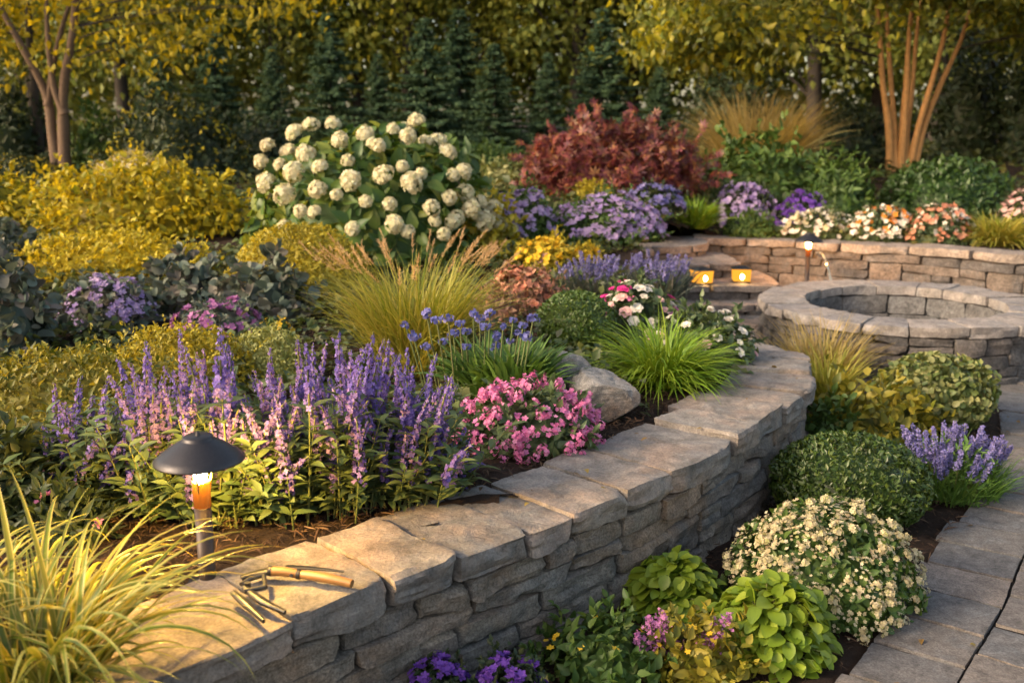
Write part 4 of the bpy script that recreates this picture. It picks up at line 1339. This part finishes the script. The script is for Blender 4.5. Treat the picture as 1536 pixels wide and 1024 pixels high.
# red maple
def maple_t():
    V, F = [], []
    for k, (a, l) in enumerate(((-1.9, .6), (-1.05, .85), (-.35, 1), (.35, 1), (1.05, .85), (1.9, .6))):
        c, s_ = math.cos(a + math.pi / 2), math.sin(a + math.pi / 2)
        b = len(V)
        V += [(0, 0, 0), (c * l * .5 - s_ * .13, s_ * l * .5 + c * .13, .03), (c * l, s_ * l, -.12), (c * l * .5 + s_ * .13, s_ * l * .5 - c * .13, .03)]
        F.append((b, b + 3, b + 2, b + 1))
    return np.array(V, float), np.array(F)
s = shrub('red_maple', 'spreading dark red Japanese maple in front of the spruces', 'shrub', (775, 180, 1058, 305), G['maple'], 13, maple_t(), .3, 2.4, y=11.2, lmp=.16, fr=4.0, flat=.5, dy=.7, core=.6, inner=.5)
shrub('leafy_perennial', 'green leafy bank below the far feathery grass', 'plant', (1040, 200, 1245, 300), G['mid'], 14, OVATE, .3, 1.8, y=11.8, lmp=.25, flat=.4)
grass('feathery_grass', 'pale feathery grass far behind the steps', (1025, 140, 1245, 235), G['straw'], 1500, .45, .7, 2.2, y=13.2, hk=1.15)
shrub('leafy_perennial', 'fresh green leafy plant left of the big round box', 'plant', (1185, 240, 1320, 325), G['mid'], 15, LANCE, .15, 1.8, y=11.3, lmp=.25, up=.6)
s = shrub('flowering_mound', 'purple aster mound behind the green tufts above the far wall', 'plant', (1065, 272, 1168, 335), G['dark'], 7, LEAF2, .27, 1.6, y=11.0)
blossoms(s, 700, 4.5, F_['lilac'], FL5, zmin=.1, cl=6)
s = shrub('flowering_mound', 'deep purple mound above the middle of the far wall', 'plant', (1160, 288, 1245, 345), G['dark'], 7, LEAF2, .27, 1.6, y=10.7)
blossoms(s, 550, 4.5, F_['violet'], FL5, zmin=.1, cl=6); 
s = shrub('flowering_mound', 'pale green and yellow tuft under the leafy bank', 'plant', (985, 262, 1090, 320), G['varieg'], 7, LEAF2, .27, 1.5, y=11.3)
grass('green_grass', 'green grass tuft left above the short wall', (1003, 298, 1088, 356), G['green_grass'], 420, .5, 1.0, 2.6, y=10.35, hk=1.25)
shrub('conifer_tuft', 'low feathery green tuft on top of the far wall beside the grass tuft', 'plant', (1083, 318, 1170, 357), G['mid'], 9, LANCE, .15, 2.2, y=10.3, up=.8)
shrub('box_ball', 'big rounded box shrub under the orange barked stems', 'topiary', (1312, 232, 1522, 335), G['box'], 9, LEAF2, .27, 2.2, y=11.6, lmp=.08, dy=.9, core=.8)
for k, (bx, ms, lab) in enumerate((((1170, 312, 1285, 366), ('white', 'tan'), 'white flowered mound above the far lamp'),
                                   ((1265, 306, 1375, 368), ('white', 'orange'), 'white and orange flowered mound above the basin'),
                                   ((1355, 305, 1460, 374), ('salmon', 'white'), 'pink white flowered mound before the big round box'))):
    s = shrub('flowering_mound', lab, 'plant', bx, G['rose_leaf'], 8, LEAF2, .27, 1.8, y=(10.15, 9.95, 9.8)[k], lmp=.15, dy=.5)
    blossoms(s, 150, 5, F_[ms[0]], FL5, zmin=.15)
    t_, sd_ = s[0], s[5]
    blossoms(s[:5] + (sd_ + 333,) + s[6:], 70, 5, F_[ms[1]], FL5, zmin=.3)
grass('green_grass', 'yellow green arching grass at the right end of the far wall', (1425, 320, 1560, 382), G['yel_grass'], 900, .6, 1.2, 2.8, y=9.75, hk=1.35)
s = shrub('flowering_mound', 'pale pink mound behind the arching grass at the right edge', 'plant', (1490, 285, 1580, 335), G['dark'], 8, LEAF2, .27, 1.5, y=11.0)
blossoms(s, 200, 4.5, F_['palepink'], FL5, zmin=.2)

# ------------------------------------------------------------------ the purple salvia drift
def salvia(label, base_px, tips, nleaf, seed):
    b = hit(*base_px)
    b = np.array([b[0], b[1], terrain(b[0], b[1])])
    t = thing('salvia', label, 'plant', b, 'purple salvia plants beside the wall')
    r = rngf(seed)
    sb, lb = MB(), MB()
    LP, LD, LN, LS = [], [], [], []
    def leaves(sp, u0, u1, n, size):
        for u in np.linspace(u0, u1, n):
            f = u * (len(sp) - 1); i = min(int(f), len(sp) - 2)
            p = sp[i] + (sp[i + 1] - sp[i]) * (f - i)
            d = nrm((sp[i + 1] - sp[i])[None])[0]
            a = r.uniform(0, 6.28)
            for s_ in (0, math.pi):
                o = np.array([math.cos(a + s_), math.sin(a + s_), .35 + r.normal(0, .25)])
                LP.append(p); LD.append(o + d * .35); LN.append(d + np.array([0, 0, .6]) + r.normal(0, .25, 3)); LS.append(size * r.uniform(.65, 1.2) * (1.1 - .45 * u))
    tips = tips + [(px + r.uniform(-26, 26), py + r.uniform(5, 70)) for px, py in tips for _ in range(3)]
    for px, py in tips:
        y = b[1] + r.uniform(-.20, .30)
        tip = atY(px, py, y) - b
        p0 = np.array([tip[0] * .45 + r.normal(0, .03), (y - b[1]) * .5 + r.normal(0, .03), 0])
        bow = np.array([-tip[0] * .12 + r.normal(0, .035), r.normal(0, .03), .05])
        sp = stem_pts(p0, tip, bow, 14)
        tube(sb, sp, np.linspace(.0032, .0016, 14), 5, cap=False)
        leaves(sp, .12, .60, 6, .085)
        seg = np.linalg.norm(np.diff(sp, axis=0), axis=1); S = np.concatenate([[0], np.cumsum(seg)])
        Ls = min(S[-1] * .62, r.uniform(.20, .31))
        kk = int(Ls / .0105)
        P, O, Z = [], [], []
        vig = r.uniform(.75, 1.3)
        for w in range(kk):
            u = w / kk
            s_ = S[-1] - Ls * (1 - u)
            c = np.array([np.interp(s_, S, sp[:, k]) for k in range(3)])
            m = int(r.integers(6, 10)) if u < .85 else 4
            if r.random() < .16 or u < .12: m = 2
            a = r.uniform(0, 6.28, m)
            rad = (.0135 * (1 - .75 * u ** 1.3)) * vig * r.uniform(.7, 1.3, m)
            P.append(c + np.stack([np.cos(a) * rad, np.sin(a) * rad, r.normal(0, .003, m)], 1))
            O.append(np.stack([np.cos(a), np.sin(a), np.full(m, .35)], 1))
            Z.append(np.full(m, .0112 * (1 - .55 * u) * .88) * r.uniform(.7, 1.3, m))
        pb = MB()
        face_out(pb, FL4, np.concatenate(P), np.concatenate(O), np.concatenate(Z), seed + int(px), wob=.4)
        tube(pb, sp[-6:], np.linspace(.004, .002, 6), 5, mi=1)
        pb.build('flower_spike', [F_['purple'], M['stem']], t)
    for q in range(nleaf):
        a = r.uniform(0, 6.28); d = math.sqrt(r.random())
        p0 = np.array([math.cos(a) * d * .13, math.sin(a) * d * .10, 0])
        p1 = p0 * 1.9 + np.array([r.normal(0, .04), r.normal(0, .04), r.uniform(.14, .36)])
        sp = stem_pts(p0, p1, [0, 0, .03], 8)
        tube(sb, sp, np.linspace(.003, .0015, 8), 5, cap=False)
        leaves(sp, .1, 1.0, 8, .078)
    inst(lb, LANCE, np.array(LP), np.array(LD), np.array(LN), np.array(LS), np.full(len(LP), 1.25))
    sb.build('stems', M['stem'], t)
    lb.build('leaves', G['salvia'], t)
salvia('salvia at the left end of the purple drift, spikes leaning left', (120, 762), [(80, 572), (98, 600), (122, 563), (68, 655), (130, 652), (150, 600), (160, 568), (108, 640), (55, 690), (178, 610), (92, 690), (140, 680), (165, 650)], 44, 401)
salvia('salvia behind the near lamp with dark upright spikes', (235, 770), [(175, 535), (195, 600), (218, 510), (205, 560), (240, 590), (250, 548), (262, 600), (232, 560), (200, 650), (225, 640), (180, 670), (250, 660)], 44, 402)
salvia('salvia with the tallest spikes right behind the lamp hat', (330, 778), [(270, 492), (292, 570), (305, 522), (330, 488), (345, 545), (320, 590), (355, 585), (340, 520), (300, 620), (285, 640)], 44, 403)
salvia('salvia in the middle of the drift right of the lamp hat', (425, 772), [(372, 560), (388, 590), (405, 520), (418, 560), (445, 505), (430, 600), (452, 560), (408, 610), (390, 640), (440, 650), (465, 630), (378, 620)], 44, 404)
salvia('salvia right of the middle with crowded lilac spikes', (512, 765), [(470, 590), (490, 510), (508, 495), (485, 560), (520, 600), (535, 555), (545, 520), (500, 620), (560, 498), (530, 640), (480, 640), (505, 660), (552, 600), (545, 570)], 44, 405)
salvia('salvia at the right end of the drift beside the phlox', (600, 752), [(565, 590), (585, 520), (600, 560), (590, 610), (620, 545), (640, 560), (655, 528), (632, 600), (662, 575), (678, 560), (610, 520), (575, 650), (610, 640), (650, 620)], 44, 406)
def lay_salvia():
    salvia('small salvia stem flopping over the mulch towards the phlox', (640, 745), [(700, 640), (690, 668), (706, 655)], 5, 407)
lay_salvia()
shrub('leafy_perennial', 'dark leaved clump between near grass and purple drift', 'plant', (-40, 655, 95, 800), G['dark'], 34, OVATE, .3, 1.8, lmp=.25, flat=.3)
s = shrub('leafy_perennial', 'low dark plant with a few violet flowers behind the near grass', 'plant', (30, 735, 180, 840), G['dark'], 32, LANCE, .15, 1.8, lmp=.25, up=.6)
blossoms(s, 26, 7, F_['mauve'], FL5, zmin=.3, cl=6)

# near variegated sedge
bs_ = at(52, 1045, .43)
t = thing('variegated_sedge', 'striped yellow green sedge arching over the near corner', 'ornamental grass', (bs_[0], bs_[1], .425))
mb = MB()
blade_mesh(mb, 300, .52, .16, .0165, .45, 1.8, 411, 12, True, r0=.11, hvar=.45)
mb.build('blades', [G['stripe_c'], G['stripe_e']], t)
bs_ = at(215, 1060, .43)
bs2 = at(-120, 1000, .43)
t = thing('variegated_sedge', 'smaller striped sedge cut by the lower left edge', 'ornamental grass', (bs2[0], bs2[1], .425))
mb = MB()
blade_mesh(mb, 170, .46, .15, .0165, .42, 1.7, 412, 12, True, r0=.09, hvar=.45)
mb.build('blades', [G['stripe_c'], G['stripe_e']], t)

# ------------------------------------------------------------------ boulders
def boulder(label, box, seed, shape, k=.3, name='boulder', mat='boulder', cat='boulder'):
    b, rx, h = spot(box, k)
    r = rngf(seed)
    V, F, O = rbox(2, 2, 2, .5, 26, 26, 26)
    V = nrm(V) * (np.abs(V).max(1) ** .35)[:, None]
    # cut by random planes so that it reads as split rock
    for q in range(16):
        n_ = nrm(r.normal(0, 1, (1, 3)))[0]
        d = r.uniform(.52, .85)
        s_ = V @ n_
        V = V - np.outer(np.maximum(0, s_ - d), n_) * .93
    V += nrm(V) * (.035 * fbm(V * 4 + seed, seed, 4))[:, None]
    V = V / np.abs(V).max(0)
    V = V * np.array([rx, rx * .75, h * .62])
    V[:, 0] += V[:, 2] * shape
    V[:, 2] += h * .38
    mb = MB(); mb.add(V, F)
    o = mb.build(name, M[mat], smooth=False)
    o.location = tuple(map(float, b)); o.rotation_euler = (0, 0, float(r.uniform(-.3, .3)))
    return tag(o, label, cat)
boulder('grey boulder with a tan face lying in front of the pointed one', (846, 548, 962, 626), 431, .1, -.1)
boulder('pointed grey boulder leaning behind the phlox', (830, 526, 900, 600), 437, -.35, 0)
boulder('small reddish brown rock standing before the cream flowered mound', (1203, 872, 1254, 910), 433, 0, .2, 'rock', 'rock', 'rock')

# ------------------------------------------------------------------ front bed by the path
grass('dry_grass', 'straw coloured dry grass between wall end and basin', (1130, 478, 1325, 590), G['straw'], 420, .40, .6, 2.6, k=.4, hk=1.1)
grass('dry_grass', 'green based dry grass tuft behind the yellow green shrub', (1190, 520, 1290, 615), G['yel_grass'], 300, .35, .7, 2.8, k=.3)
shrub('leafy_shrub', 'loose yellow green leafy shrub in front of the wall end', 'shrub', (1205, 572, 1400, 690), G['cover'], 18, OVATE, .3, 1.7, lmp=.28, up=.5, core=.6, inner=.5)
shrub('leafy_shrub', 'green leafy plant at the foot of the wall beside the box', 'shrub', (1195, 600, 1290, 690), G['mid'], 16, OVATE, .3, 1.5, lmp=.25, core=.55)
s = shrub('variegated_shrub', 'rounded cream flecked shrub before the basin', 'shrub', (1308, 528, 1487, 655), G['varieg'], 9.5, ROUND, .38, 2.1, ball=True, lmp=.10, dy=1, inner=.25, core=.8)
shrub('box_ball', 'rounded box shrub between the wall and the blue salvia', 'topiary', (1148, 653, 1387, 812), G['boxpale'], 9, LEAF2, .27, 2.2, ball=True, lmp=.03, dy=.95, inner=.18, core=.82, cap=22000)
spikes_plant('blue_salvia', 'blue violet salvia clump at the path edge', 'plant', (1338, 630, 1505, 755), G['strap'], F_['lav'], 60, 42, 0, 441, None, 6.0, 500, fl=6.0)
s = shrub('leafy_perennial', 'leafy green base plant under the blue violet spikes', 'plant', (1375, 668, 1490, 758), G['strap'], 15, LANCE, .15, 1.6, lmp=.2, up=.6)
# cream mound: every flower cluster a head
s = shrub('cream_mound', 'dome of cream flower clusters at the path edge', 'shrub', (1076, 752, 1372, 948), G['mid'], 15, OVATE, .3, 2.0, lmp=.08, dy=.9, core=.82, inner=.25)
t, rx, ry, rz, cz, sd, mp = s
CH = [ball_head('flower_head', 12, FL5, .62, F_['tan'], 450 + k, 0, .55) for k in range(3)]
blossoms(s, 3000, 3.3, F_['tan'], FL5, zmin=.02, cl=9, name='flower_clusters', out=1.03)
r = rngf(455)
D = usphere(400, r, .05)
D = D[D[:, 1] < .1][:100]
P = D * np.array([rx, ry, rz]) * (1.03 + .06 * fbm(D * 3 + sd * 1.7, sd, 2))[:, None]
copies('flower_head', CH, t, P, nrm(D + np.array([0, 0, .6])), r.uniform(4.5, 7.5, len(P)) * mp, 456)
# chartreuse hostas
def hosta(label, box, n, px, seed):
    b, rx, h = spot(box, .6)
    t = thing('hosta', label, 'plant', b, 'chartreuse hostas below the wall')
    mp = mpp(b)
    r = rngf(seed)
    D = usphere(n, r, .05)
    rad = r.uniform(.55, 1, n) ** .6
    P = D * np.array([rx, rx * .9, h]) * rad[:, None] * .95
    out = nrm(np.column_stack([D[:, 0], D[:, 1], .05 * np.ones(n)]))
    Dd = nrm(out * .8 + np.array([0, 0, -.15]) + r.normal(0, .3, (n, 3)) + np.column_stack([0 * rad, 0 * rad, (D[:, 2] > .85) * .4]))
    N = nrm(np.array([0, 0, 1.0]) + out * .65 + r.normal(0, .22, (n, 3)))
    mb = MB()
    inst(mb, ROUND, P - Dd * px * mp * .45, Dd, N, px * mp * r.uniform(.7, 1.2, n), np.full(n, 1.0))
    mb.build('leaves', G['chart'], t)
    sb = MB()
    for q in range(0, n, 2):
        tube(sb, stem_pts(np.array([P[q, 0] * .1, P[q, 1] * .1, 0]), P[q] - Dd[q] * px * mp * .45, [0, 0, .03], 5), .0028, 5, cap=False)
    sb.build('stems', M['stem'], t)
hosta('chartreuse hosta clump close against the stone wall', (928, 828, 1085, 935), 460, 25, 461)
hosta('chartreuse hosta clump before the cream dome', (1052, 862, 1252, 1012), 620, 27, 462)
# mixed ground cover at the bottom edge
s = shrub('ground_cover', 'green ground cover with yellow stars at the lower edge', 'ground cover', (798, 928, 1010, 1060), G['mid'], 20, OVATE, .3, 1.7, lmp=.25, core=.65)
blossoms(s, 12, 7, F_['yellow'], FL6, zmin=.35)
s = shrub('ground_cover', 'yellow green ground cover under the hosta at the lower edge', 'ground cover', (960, 925, 1140, 1050), G['cover'], 20, OVATE, .3, 1.7, lmp=.25, core=.65)
blossoms(s, 10, 7, F_['yellow'], FL6, zmin=.35)
def astilbe(label, base_px, tips, seed):
    b = hit(*base_px); b = np.array([b[0], b[1], terrain(b[0], b[1])])
    t = thing('astilbe', label, 'plant', b)
    r = rngf(seed)
    sb = MB()
    for px, py in tips:
        tip = atY(px, py, b[1] + r.uniform(-.05, .05)) - b
        sp = stem_pts(np.array([tip[0] * .4, 0, 0]), tip, [0, 0, .02], 8)
        tube(sb, sp, .002, 4, cap=False)
        kk = 90
        u = r.random(kk)
        P = tip + (sp[-4] - tip) * u[:, None] * 1.1 + r.normal(0, 1, (kk, 3)) * (.004 + .016 * u)[:, None]
        pb = MB(); face_out(pb, FL4, P, r.normal(0, 1, (kk, 3)), r.uniform(.004, .008, kk), seed)
        pb.build('flower_plume', F_['mauve'], t)
    sb.build('stems', M['stem'], t)
astilbe('mauve plumed astilbe rising through the lower ground cover', (1010, 1010), [(972, 925), (990, 915), (1000, 940), (1095, 920), (1082, 945), (1060, 950), (955, 950), (1015, 965), (985, 960)], 471)
for k, (bx, lab) in enumerate((((596, 985, 720, 1085), 'violet flowered plant at the foot of the wall, nearest the near corner'), ((705, 985, 835, 1085), 'violet flowered plant left of the yellow starred ground cover'))):
    s = shrub('violet_plant', lab, 'plant', bx, G['dark'], 14, OVATE, .3, 1.7, lmp=.2, group='violet plants below the wall', k=.15)
    blossoms(s, 300, 7, F_['violet'], FL5, zmin=.25, cl=7)

# ------------------------------------------------------------------ lamps
def path_lamp(label, base, h, hat_r, pole_r, bulb, group):
    t = thing('path_lamp', label, 'lamp', base, group)
    mb = MB()
    hz = h - hat_r * .54
    prof = [(hat_r * .30, h), (hat_r * .34, h - .004), (hat_r * .34, h - hat_r * .07), (hat_r * .38, h - hat_r * .095), (hat_r * .62, h - hat_r * .245), (hat_r * .85, h - hat_r * .41), (hat_r, hz), (hat_r * .995, hz - .004), (hat_r * .84, hz + hat_r * .09), (hat_r * .5, hz + hat_r * .27), (.001, hz + hat_r * .40)]
    lathe(mb, [(.001, h + .001)] + prof, 48)
    hat = mb.build('lamp_hat', M['metal_dark'], t)
    fb = MB(); tube(fb, [(0, 0, h), (0, 0, h + hat_r * .10)], [hat_r * .06, hat_r * .03], 10)
    fb.build('finial', M['metal_dark'], hat)
    zb = hz - hat_r * .52
    pb = MB(); lathe(pb, [(pole_r * 1.0, 0.0), (pole_r, zb - hat_r * .61), (pole_r * .9, zb - hat_r * .62), (.001, zb - hat_r * .62)], 24)
    pb.build('pole', M['pole'], t)
    bb = MB(); lathe(bb, [(.001, zb - hat_r * .10), (pole_r * .25, zb - hat_r * .09), (pole_r * .40, zb), (pole_r * .72, zb + .004), (pole_r * .80, zb + hat_r * .25), (pole_r * .7, zb + hat_r * .5), (.001, zb + hat_r * .52)], 24)
    bb.build('bulb', bulb, t)
    gb = MB()
    for k in range(3):
        a = k * 2.094 + .5
        c, s_ = math.cos(a), math.sin(a)
        tube(gb, [(c * pole_r * 1.02, s_ * pole_r * 1.02, zb - hat_r * .22), (c * pole_r * 1.45, s_ * pole_r * 1.45, zb + hat_r * .35), (c * pole_r * 1.8, s_ * pole_r * 1.8, hz + hat_r * .14)], .0026, 6)
    gb.build('bracket', M['brass'], t)
    lb = MB(); lathe(lb, [(pole_r * .9, zb - hat_r * .62), (pole_r * 1.03, zb - hat_r * .61), (pole_r * 1.03, zb - .001)], 24)
    lb.build('added_glow_sleeve', M['sleeve'], t)  # added part, gives the pole its orange fade
    fb = MB(); lathe(fb, [(.001, .012), (pole_r * 2.2, .012), (pole_r * 2.4, 0), (pole_r * 2.4, -.02)], 24)
    fb.build('base_plate', M['metal_dark'], t)
    return t
pb_ = at(312, 872, .435)
top = atY(308, 653, pb_[1])[2]
mp_ = mpp([pb_[0], pb_[1], .6])
path_lamp('dark mushroom hat path lamp glowing beside the near wall', (pb_[0], pb_[1], .432), top - .432, 66 * mp_, 12.5 * mp_, M['bulb'], 'mushroom hat path lamps')
path_lamp('small distant path lamp lit before the far wall', (atY(1211, 400, 9.0)[0], 9.0, .02), atY(1211, 350, 9.0)[2] - .02, 21 * mpp([0, 9, .5]), 3.6 * mpp([0, 9, .5]), M['bulb_far'], 'mushroom hat path lamps')

def lantern(label, loc, w, h, rz):
    t = thing('candle_lantern', label, 'lantern', loc, 'candle lanterns on the steps', rz)
    mb = MB()
    V, F, O = rbox(w, w, .012, .003, 4, 4, 2); mb.add(V + np.array([0, 0, .006]), F)
    mb.build('base', M['metal_dark'], t)
    mb = MB()
    a, b = w * .46, w * .50
    V = [(-a, -a, .013), (a, -a, .013), (a, a, .013), (-a, a, .013), (-b, -b, h), (b, -b, h), (b, b, h), (-b, b, h)]
    mb.add(V, [(0, 1, 5, 4), (1, 2, 6, 5), (2, 3, 7, 6), (3, 0, 4, 7)])
    mb.build('glass', M['glow'], t, smooth=False)
    mb = MB()
    c = w * .58
    V = [(-c, -c, h), (c, -c, h), (c, c, h), (-c, c, h), (-w * .2, -w * .2, h + w * .16), (w * .2, -w * .2, h + w * .16), (w * .2, w * .2, h + w * .16), (-w * .2, w * .2, h + w * .16)]
    mb.add(V, [(0, 1, 5, 4), (1, 2, 6, 5), (2, 3, 7, 6), (3, 0, 4, 7), (4, 5, 6, 7), (3, 2, 1, 0)])
    mb.build('roof', M['metal_dark'], t, smooth=False)
    mb = MB(); lump(mb, w * .10, w * .10, h * .2, h * .45, .05, 2, 3, 10, 8, -1)
    fl = mb.build('flame', M['flame'], t)
    fl.location = (0, -w * .52, 0)
lantern('glowing amber lantern half behind the lavender on the steps', (1.66, 8.64, .252), .155, .12, .25)
lantern('glowing amber lantern standing free at the right on the steps', (2.03, 8.74, .252), .155, .12, -.1)

# water spout on the far wall and its jet
sp = thing('water_spout', 'short dark pipe pouring water from the far wall', 'spout', (3.0, 9.78, .36))
mb = MB(); tube(mb, [(0, .2, 0), (0, 0, 0), (-.02, -.06, .015)], .012, 10); mb.build('pipe', M['metal_dark'], sp)
mb = MB(); lathe(mb, [(.001, 0), (.03, 0), (.03, .01), (.001, .012)], 16); o = mb.build('collar', M['metal_dark'], sp); o.rotation_euler = (math.pi / 2, 0, 0); o.location = (0, .03, 0)
mb = MB()
u = np.linspace(0, 1, 30)
jet = np.stack([2.98 + (2.44 - 2.98) * u, 9.71 + (7.3 - 9.71) * u, .375 + .52 * u - .80 * u * u], 1)
tube(mb, jet, .009 + .003 * np.sin(u * 40), 8)
tag(mb.build('water_jet', M['water']), 'thin arc of water falling into the round basin', 'water jet')

# ------------------------------------------------------------------ pruning tools lying on the capstone
zc = WALL_Z + .018
def tool_pt(px, py, z=zc): return at(px, py, z)
def bar(mb, pts, w, th, mi=0):
    """flat tapering bar along pts (w = widths), lying flat"""
    pts = np.asarray(pts, float); n = len(pts)
    T = nrm(np.gradient(pts, axis=0)); S = nrm(np.cross(T, np.array([0, 0, 1.0])))
    w = np.broadcast_to(np.asarray(w, float), (n,)) / 2
    V = np.concatenate([pts + S * w[:, None] + [0, 0, th / 2], pts - S * w[:, None] + [0, 0, th / 2], pts - S * w[:, None] - [0, 0, th / 2], pts + S * w[:, None] - [0, 0, th / 2]])
    i = np.arange(n - 1)
    F = np.concatenate([np.stack([i + a * n, i + 1 + a * n, i + 1 + ((a + 1) % 4) * n, i + ((a + 1) % 4) * n], 1) for a in range(4)])
    mb.add(V, F, mi)
    mb.add(V[[0, n, 2 * n, 3 * n]], [(0, 1, 2, 3)], mi); mb.add(V[[n - 1, 2 * n - 1, 3 * n - 1, 4 * n - 1]], [(3, 2, 1, 0)], mi)
kn = thing('pruning_knife', 'folding pruning knife with a tan wooden handle on the capstone', 'knife', (0, 0, 0))
mb = MB()
A, B = tool_pt(528, 875, zc + .012), tool_pt(452, 861, zc + .012)
q = stem_pts(A, B, [0, 0, .006], 14)
tube(mb, q, .0105 + .0022 * np.sin(np.linspace(.2, 2.9, 14)), 14); mb.build('handle', M['wood'], kn)
mb = MB(); A2 = tool_pt(408, 856, zc + .014)
tube(mb, stem_pts(B + (A2 - B) * .02, A2, [0, 0, .004], 8), np.linspace(.0115, .0125, 8), 12); mb.build('handle', M['wood'], kn)
for f in (.02, .98):
    mb = MB()
    c = B + (A2 - B) * f
    tube(mb, [c, c + nrm((A2 - B)[None])[0] * .009], .0134, 14)
    mb.build('bolster', M['metal_dark'], kn)
mb = MB(); tube(mb, [B + (A2 - B) * .3 + np.array([.0, -.012, .0]), B + (A2 - B) * .3 + np.array([0, -.0165, .002])], .0045, 12); mb.build('rivet', M['metal_dark'], kn)
mb = MB(); P0, P1 = tool_pt(428, 850, zc + .006), tool_pt(516, 857, zc + .003)
bar(mb, stem_pts(P0, P1, [0, .012, 0], 10), np.linspace(.022, .004, 10), .004); mb.build('blade', M['steel'], kn)
mb = MB(); P0, P1 = tool_pt(404, 856, zc + .012), tool_pt(362, 866, zc + .006)
bar(mb, stem_pts(P0, P1, [0, .01, .0], 8), np.linspace(.026, .016, 8), .009); mb.build('blade', M['steel'], kn)
sn = thing('garden_snips', 'steel garden snips with two dark prongs on the capstone edge', 'snips', (0, 0, 0))
for (a, m, c) in (((349, 888), (368, 904), (396, 931)), ((366, 880), (392, 900), (428, 918))):
    mb = MB()
    q = smooth_line([tool_pt(*a, zc + .010), tool_pt(*m, zc + .007), tool_pt(*c, zc + .001)], 8)
    bar(mb, q, np.concatenate([np.linspace(.012, .020, len(q) // 2), np.linspace(.020, .007, len(q) - len(q) // 2)]), .009)
    mb.build('blade', M['steel'], sn)
mb = MB()
for (a, c) in (((362, 876), (374, 868)), ((374, 868), (396, 862)), ((396, 862), (398, 880)), ((398, 880), (366, 886))):
    tube(mb, [tool_pt(*a, zc + .012), tool_pt(*c, zc + .012)], .0062, 8)
mb.build('spring_loop', M['steel'], sn)
mb = MB(); p = tool_pt(372, 884, zc); tube(mb, [p + np.array([0, 0, .004]), p + np.array([0, 0, .02])], .008, 14); mb.build('pivot', M['steel'], sn)

# fallen leaves on stone and path
r = rngf(501)
n = 70
P = np.column_stack([r.uniform(.9, 3.4, n), r.uniform(2.4, 6, n)])
z = np.full(n, .044)
uu = r.uniform(0, u_vis, 22)
P2 = cvN(uu, r.uniform(.02, .33, 22))
ok = ~inpoly(P[:, 0], P[:, 1], raised_poly)
P = np.concatenate([P[ok], P2]); z = np.concatenate([z[ok], np.full(22, WALL_Z + .012)])
n = len(P)
mb = MB()
inst(mb, OVATE, np.column_stack([P, z]), r.normal(0, 1, (n, 3)) * [1, 1, .12], r.normal(0, .25, (n, 3)) + np.array([0, 0, 1]), r.uniform(.014, .034, n))
o = mb.build('fallen_leaves', leafmat('fallen_leaf', [(.20, .12, .03), (.12, .07, .03), (.28, .20, .04), (.08, .05, .03)], .2)); o['kind'] = 'stuff'
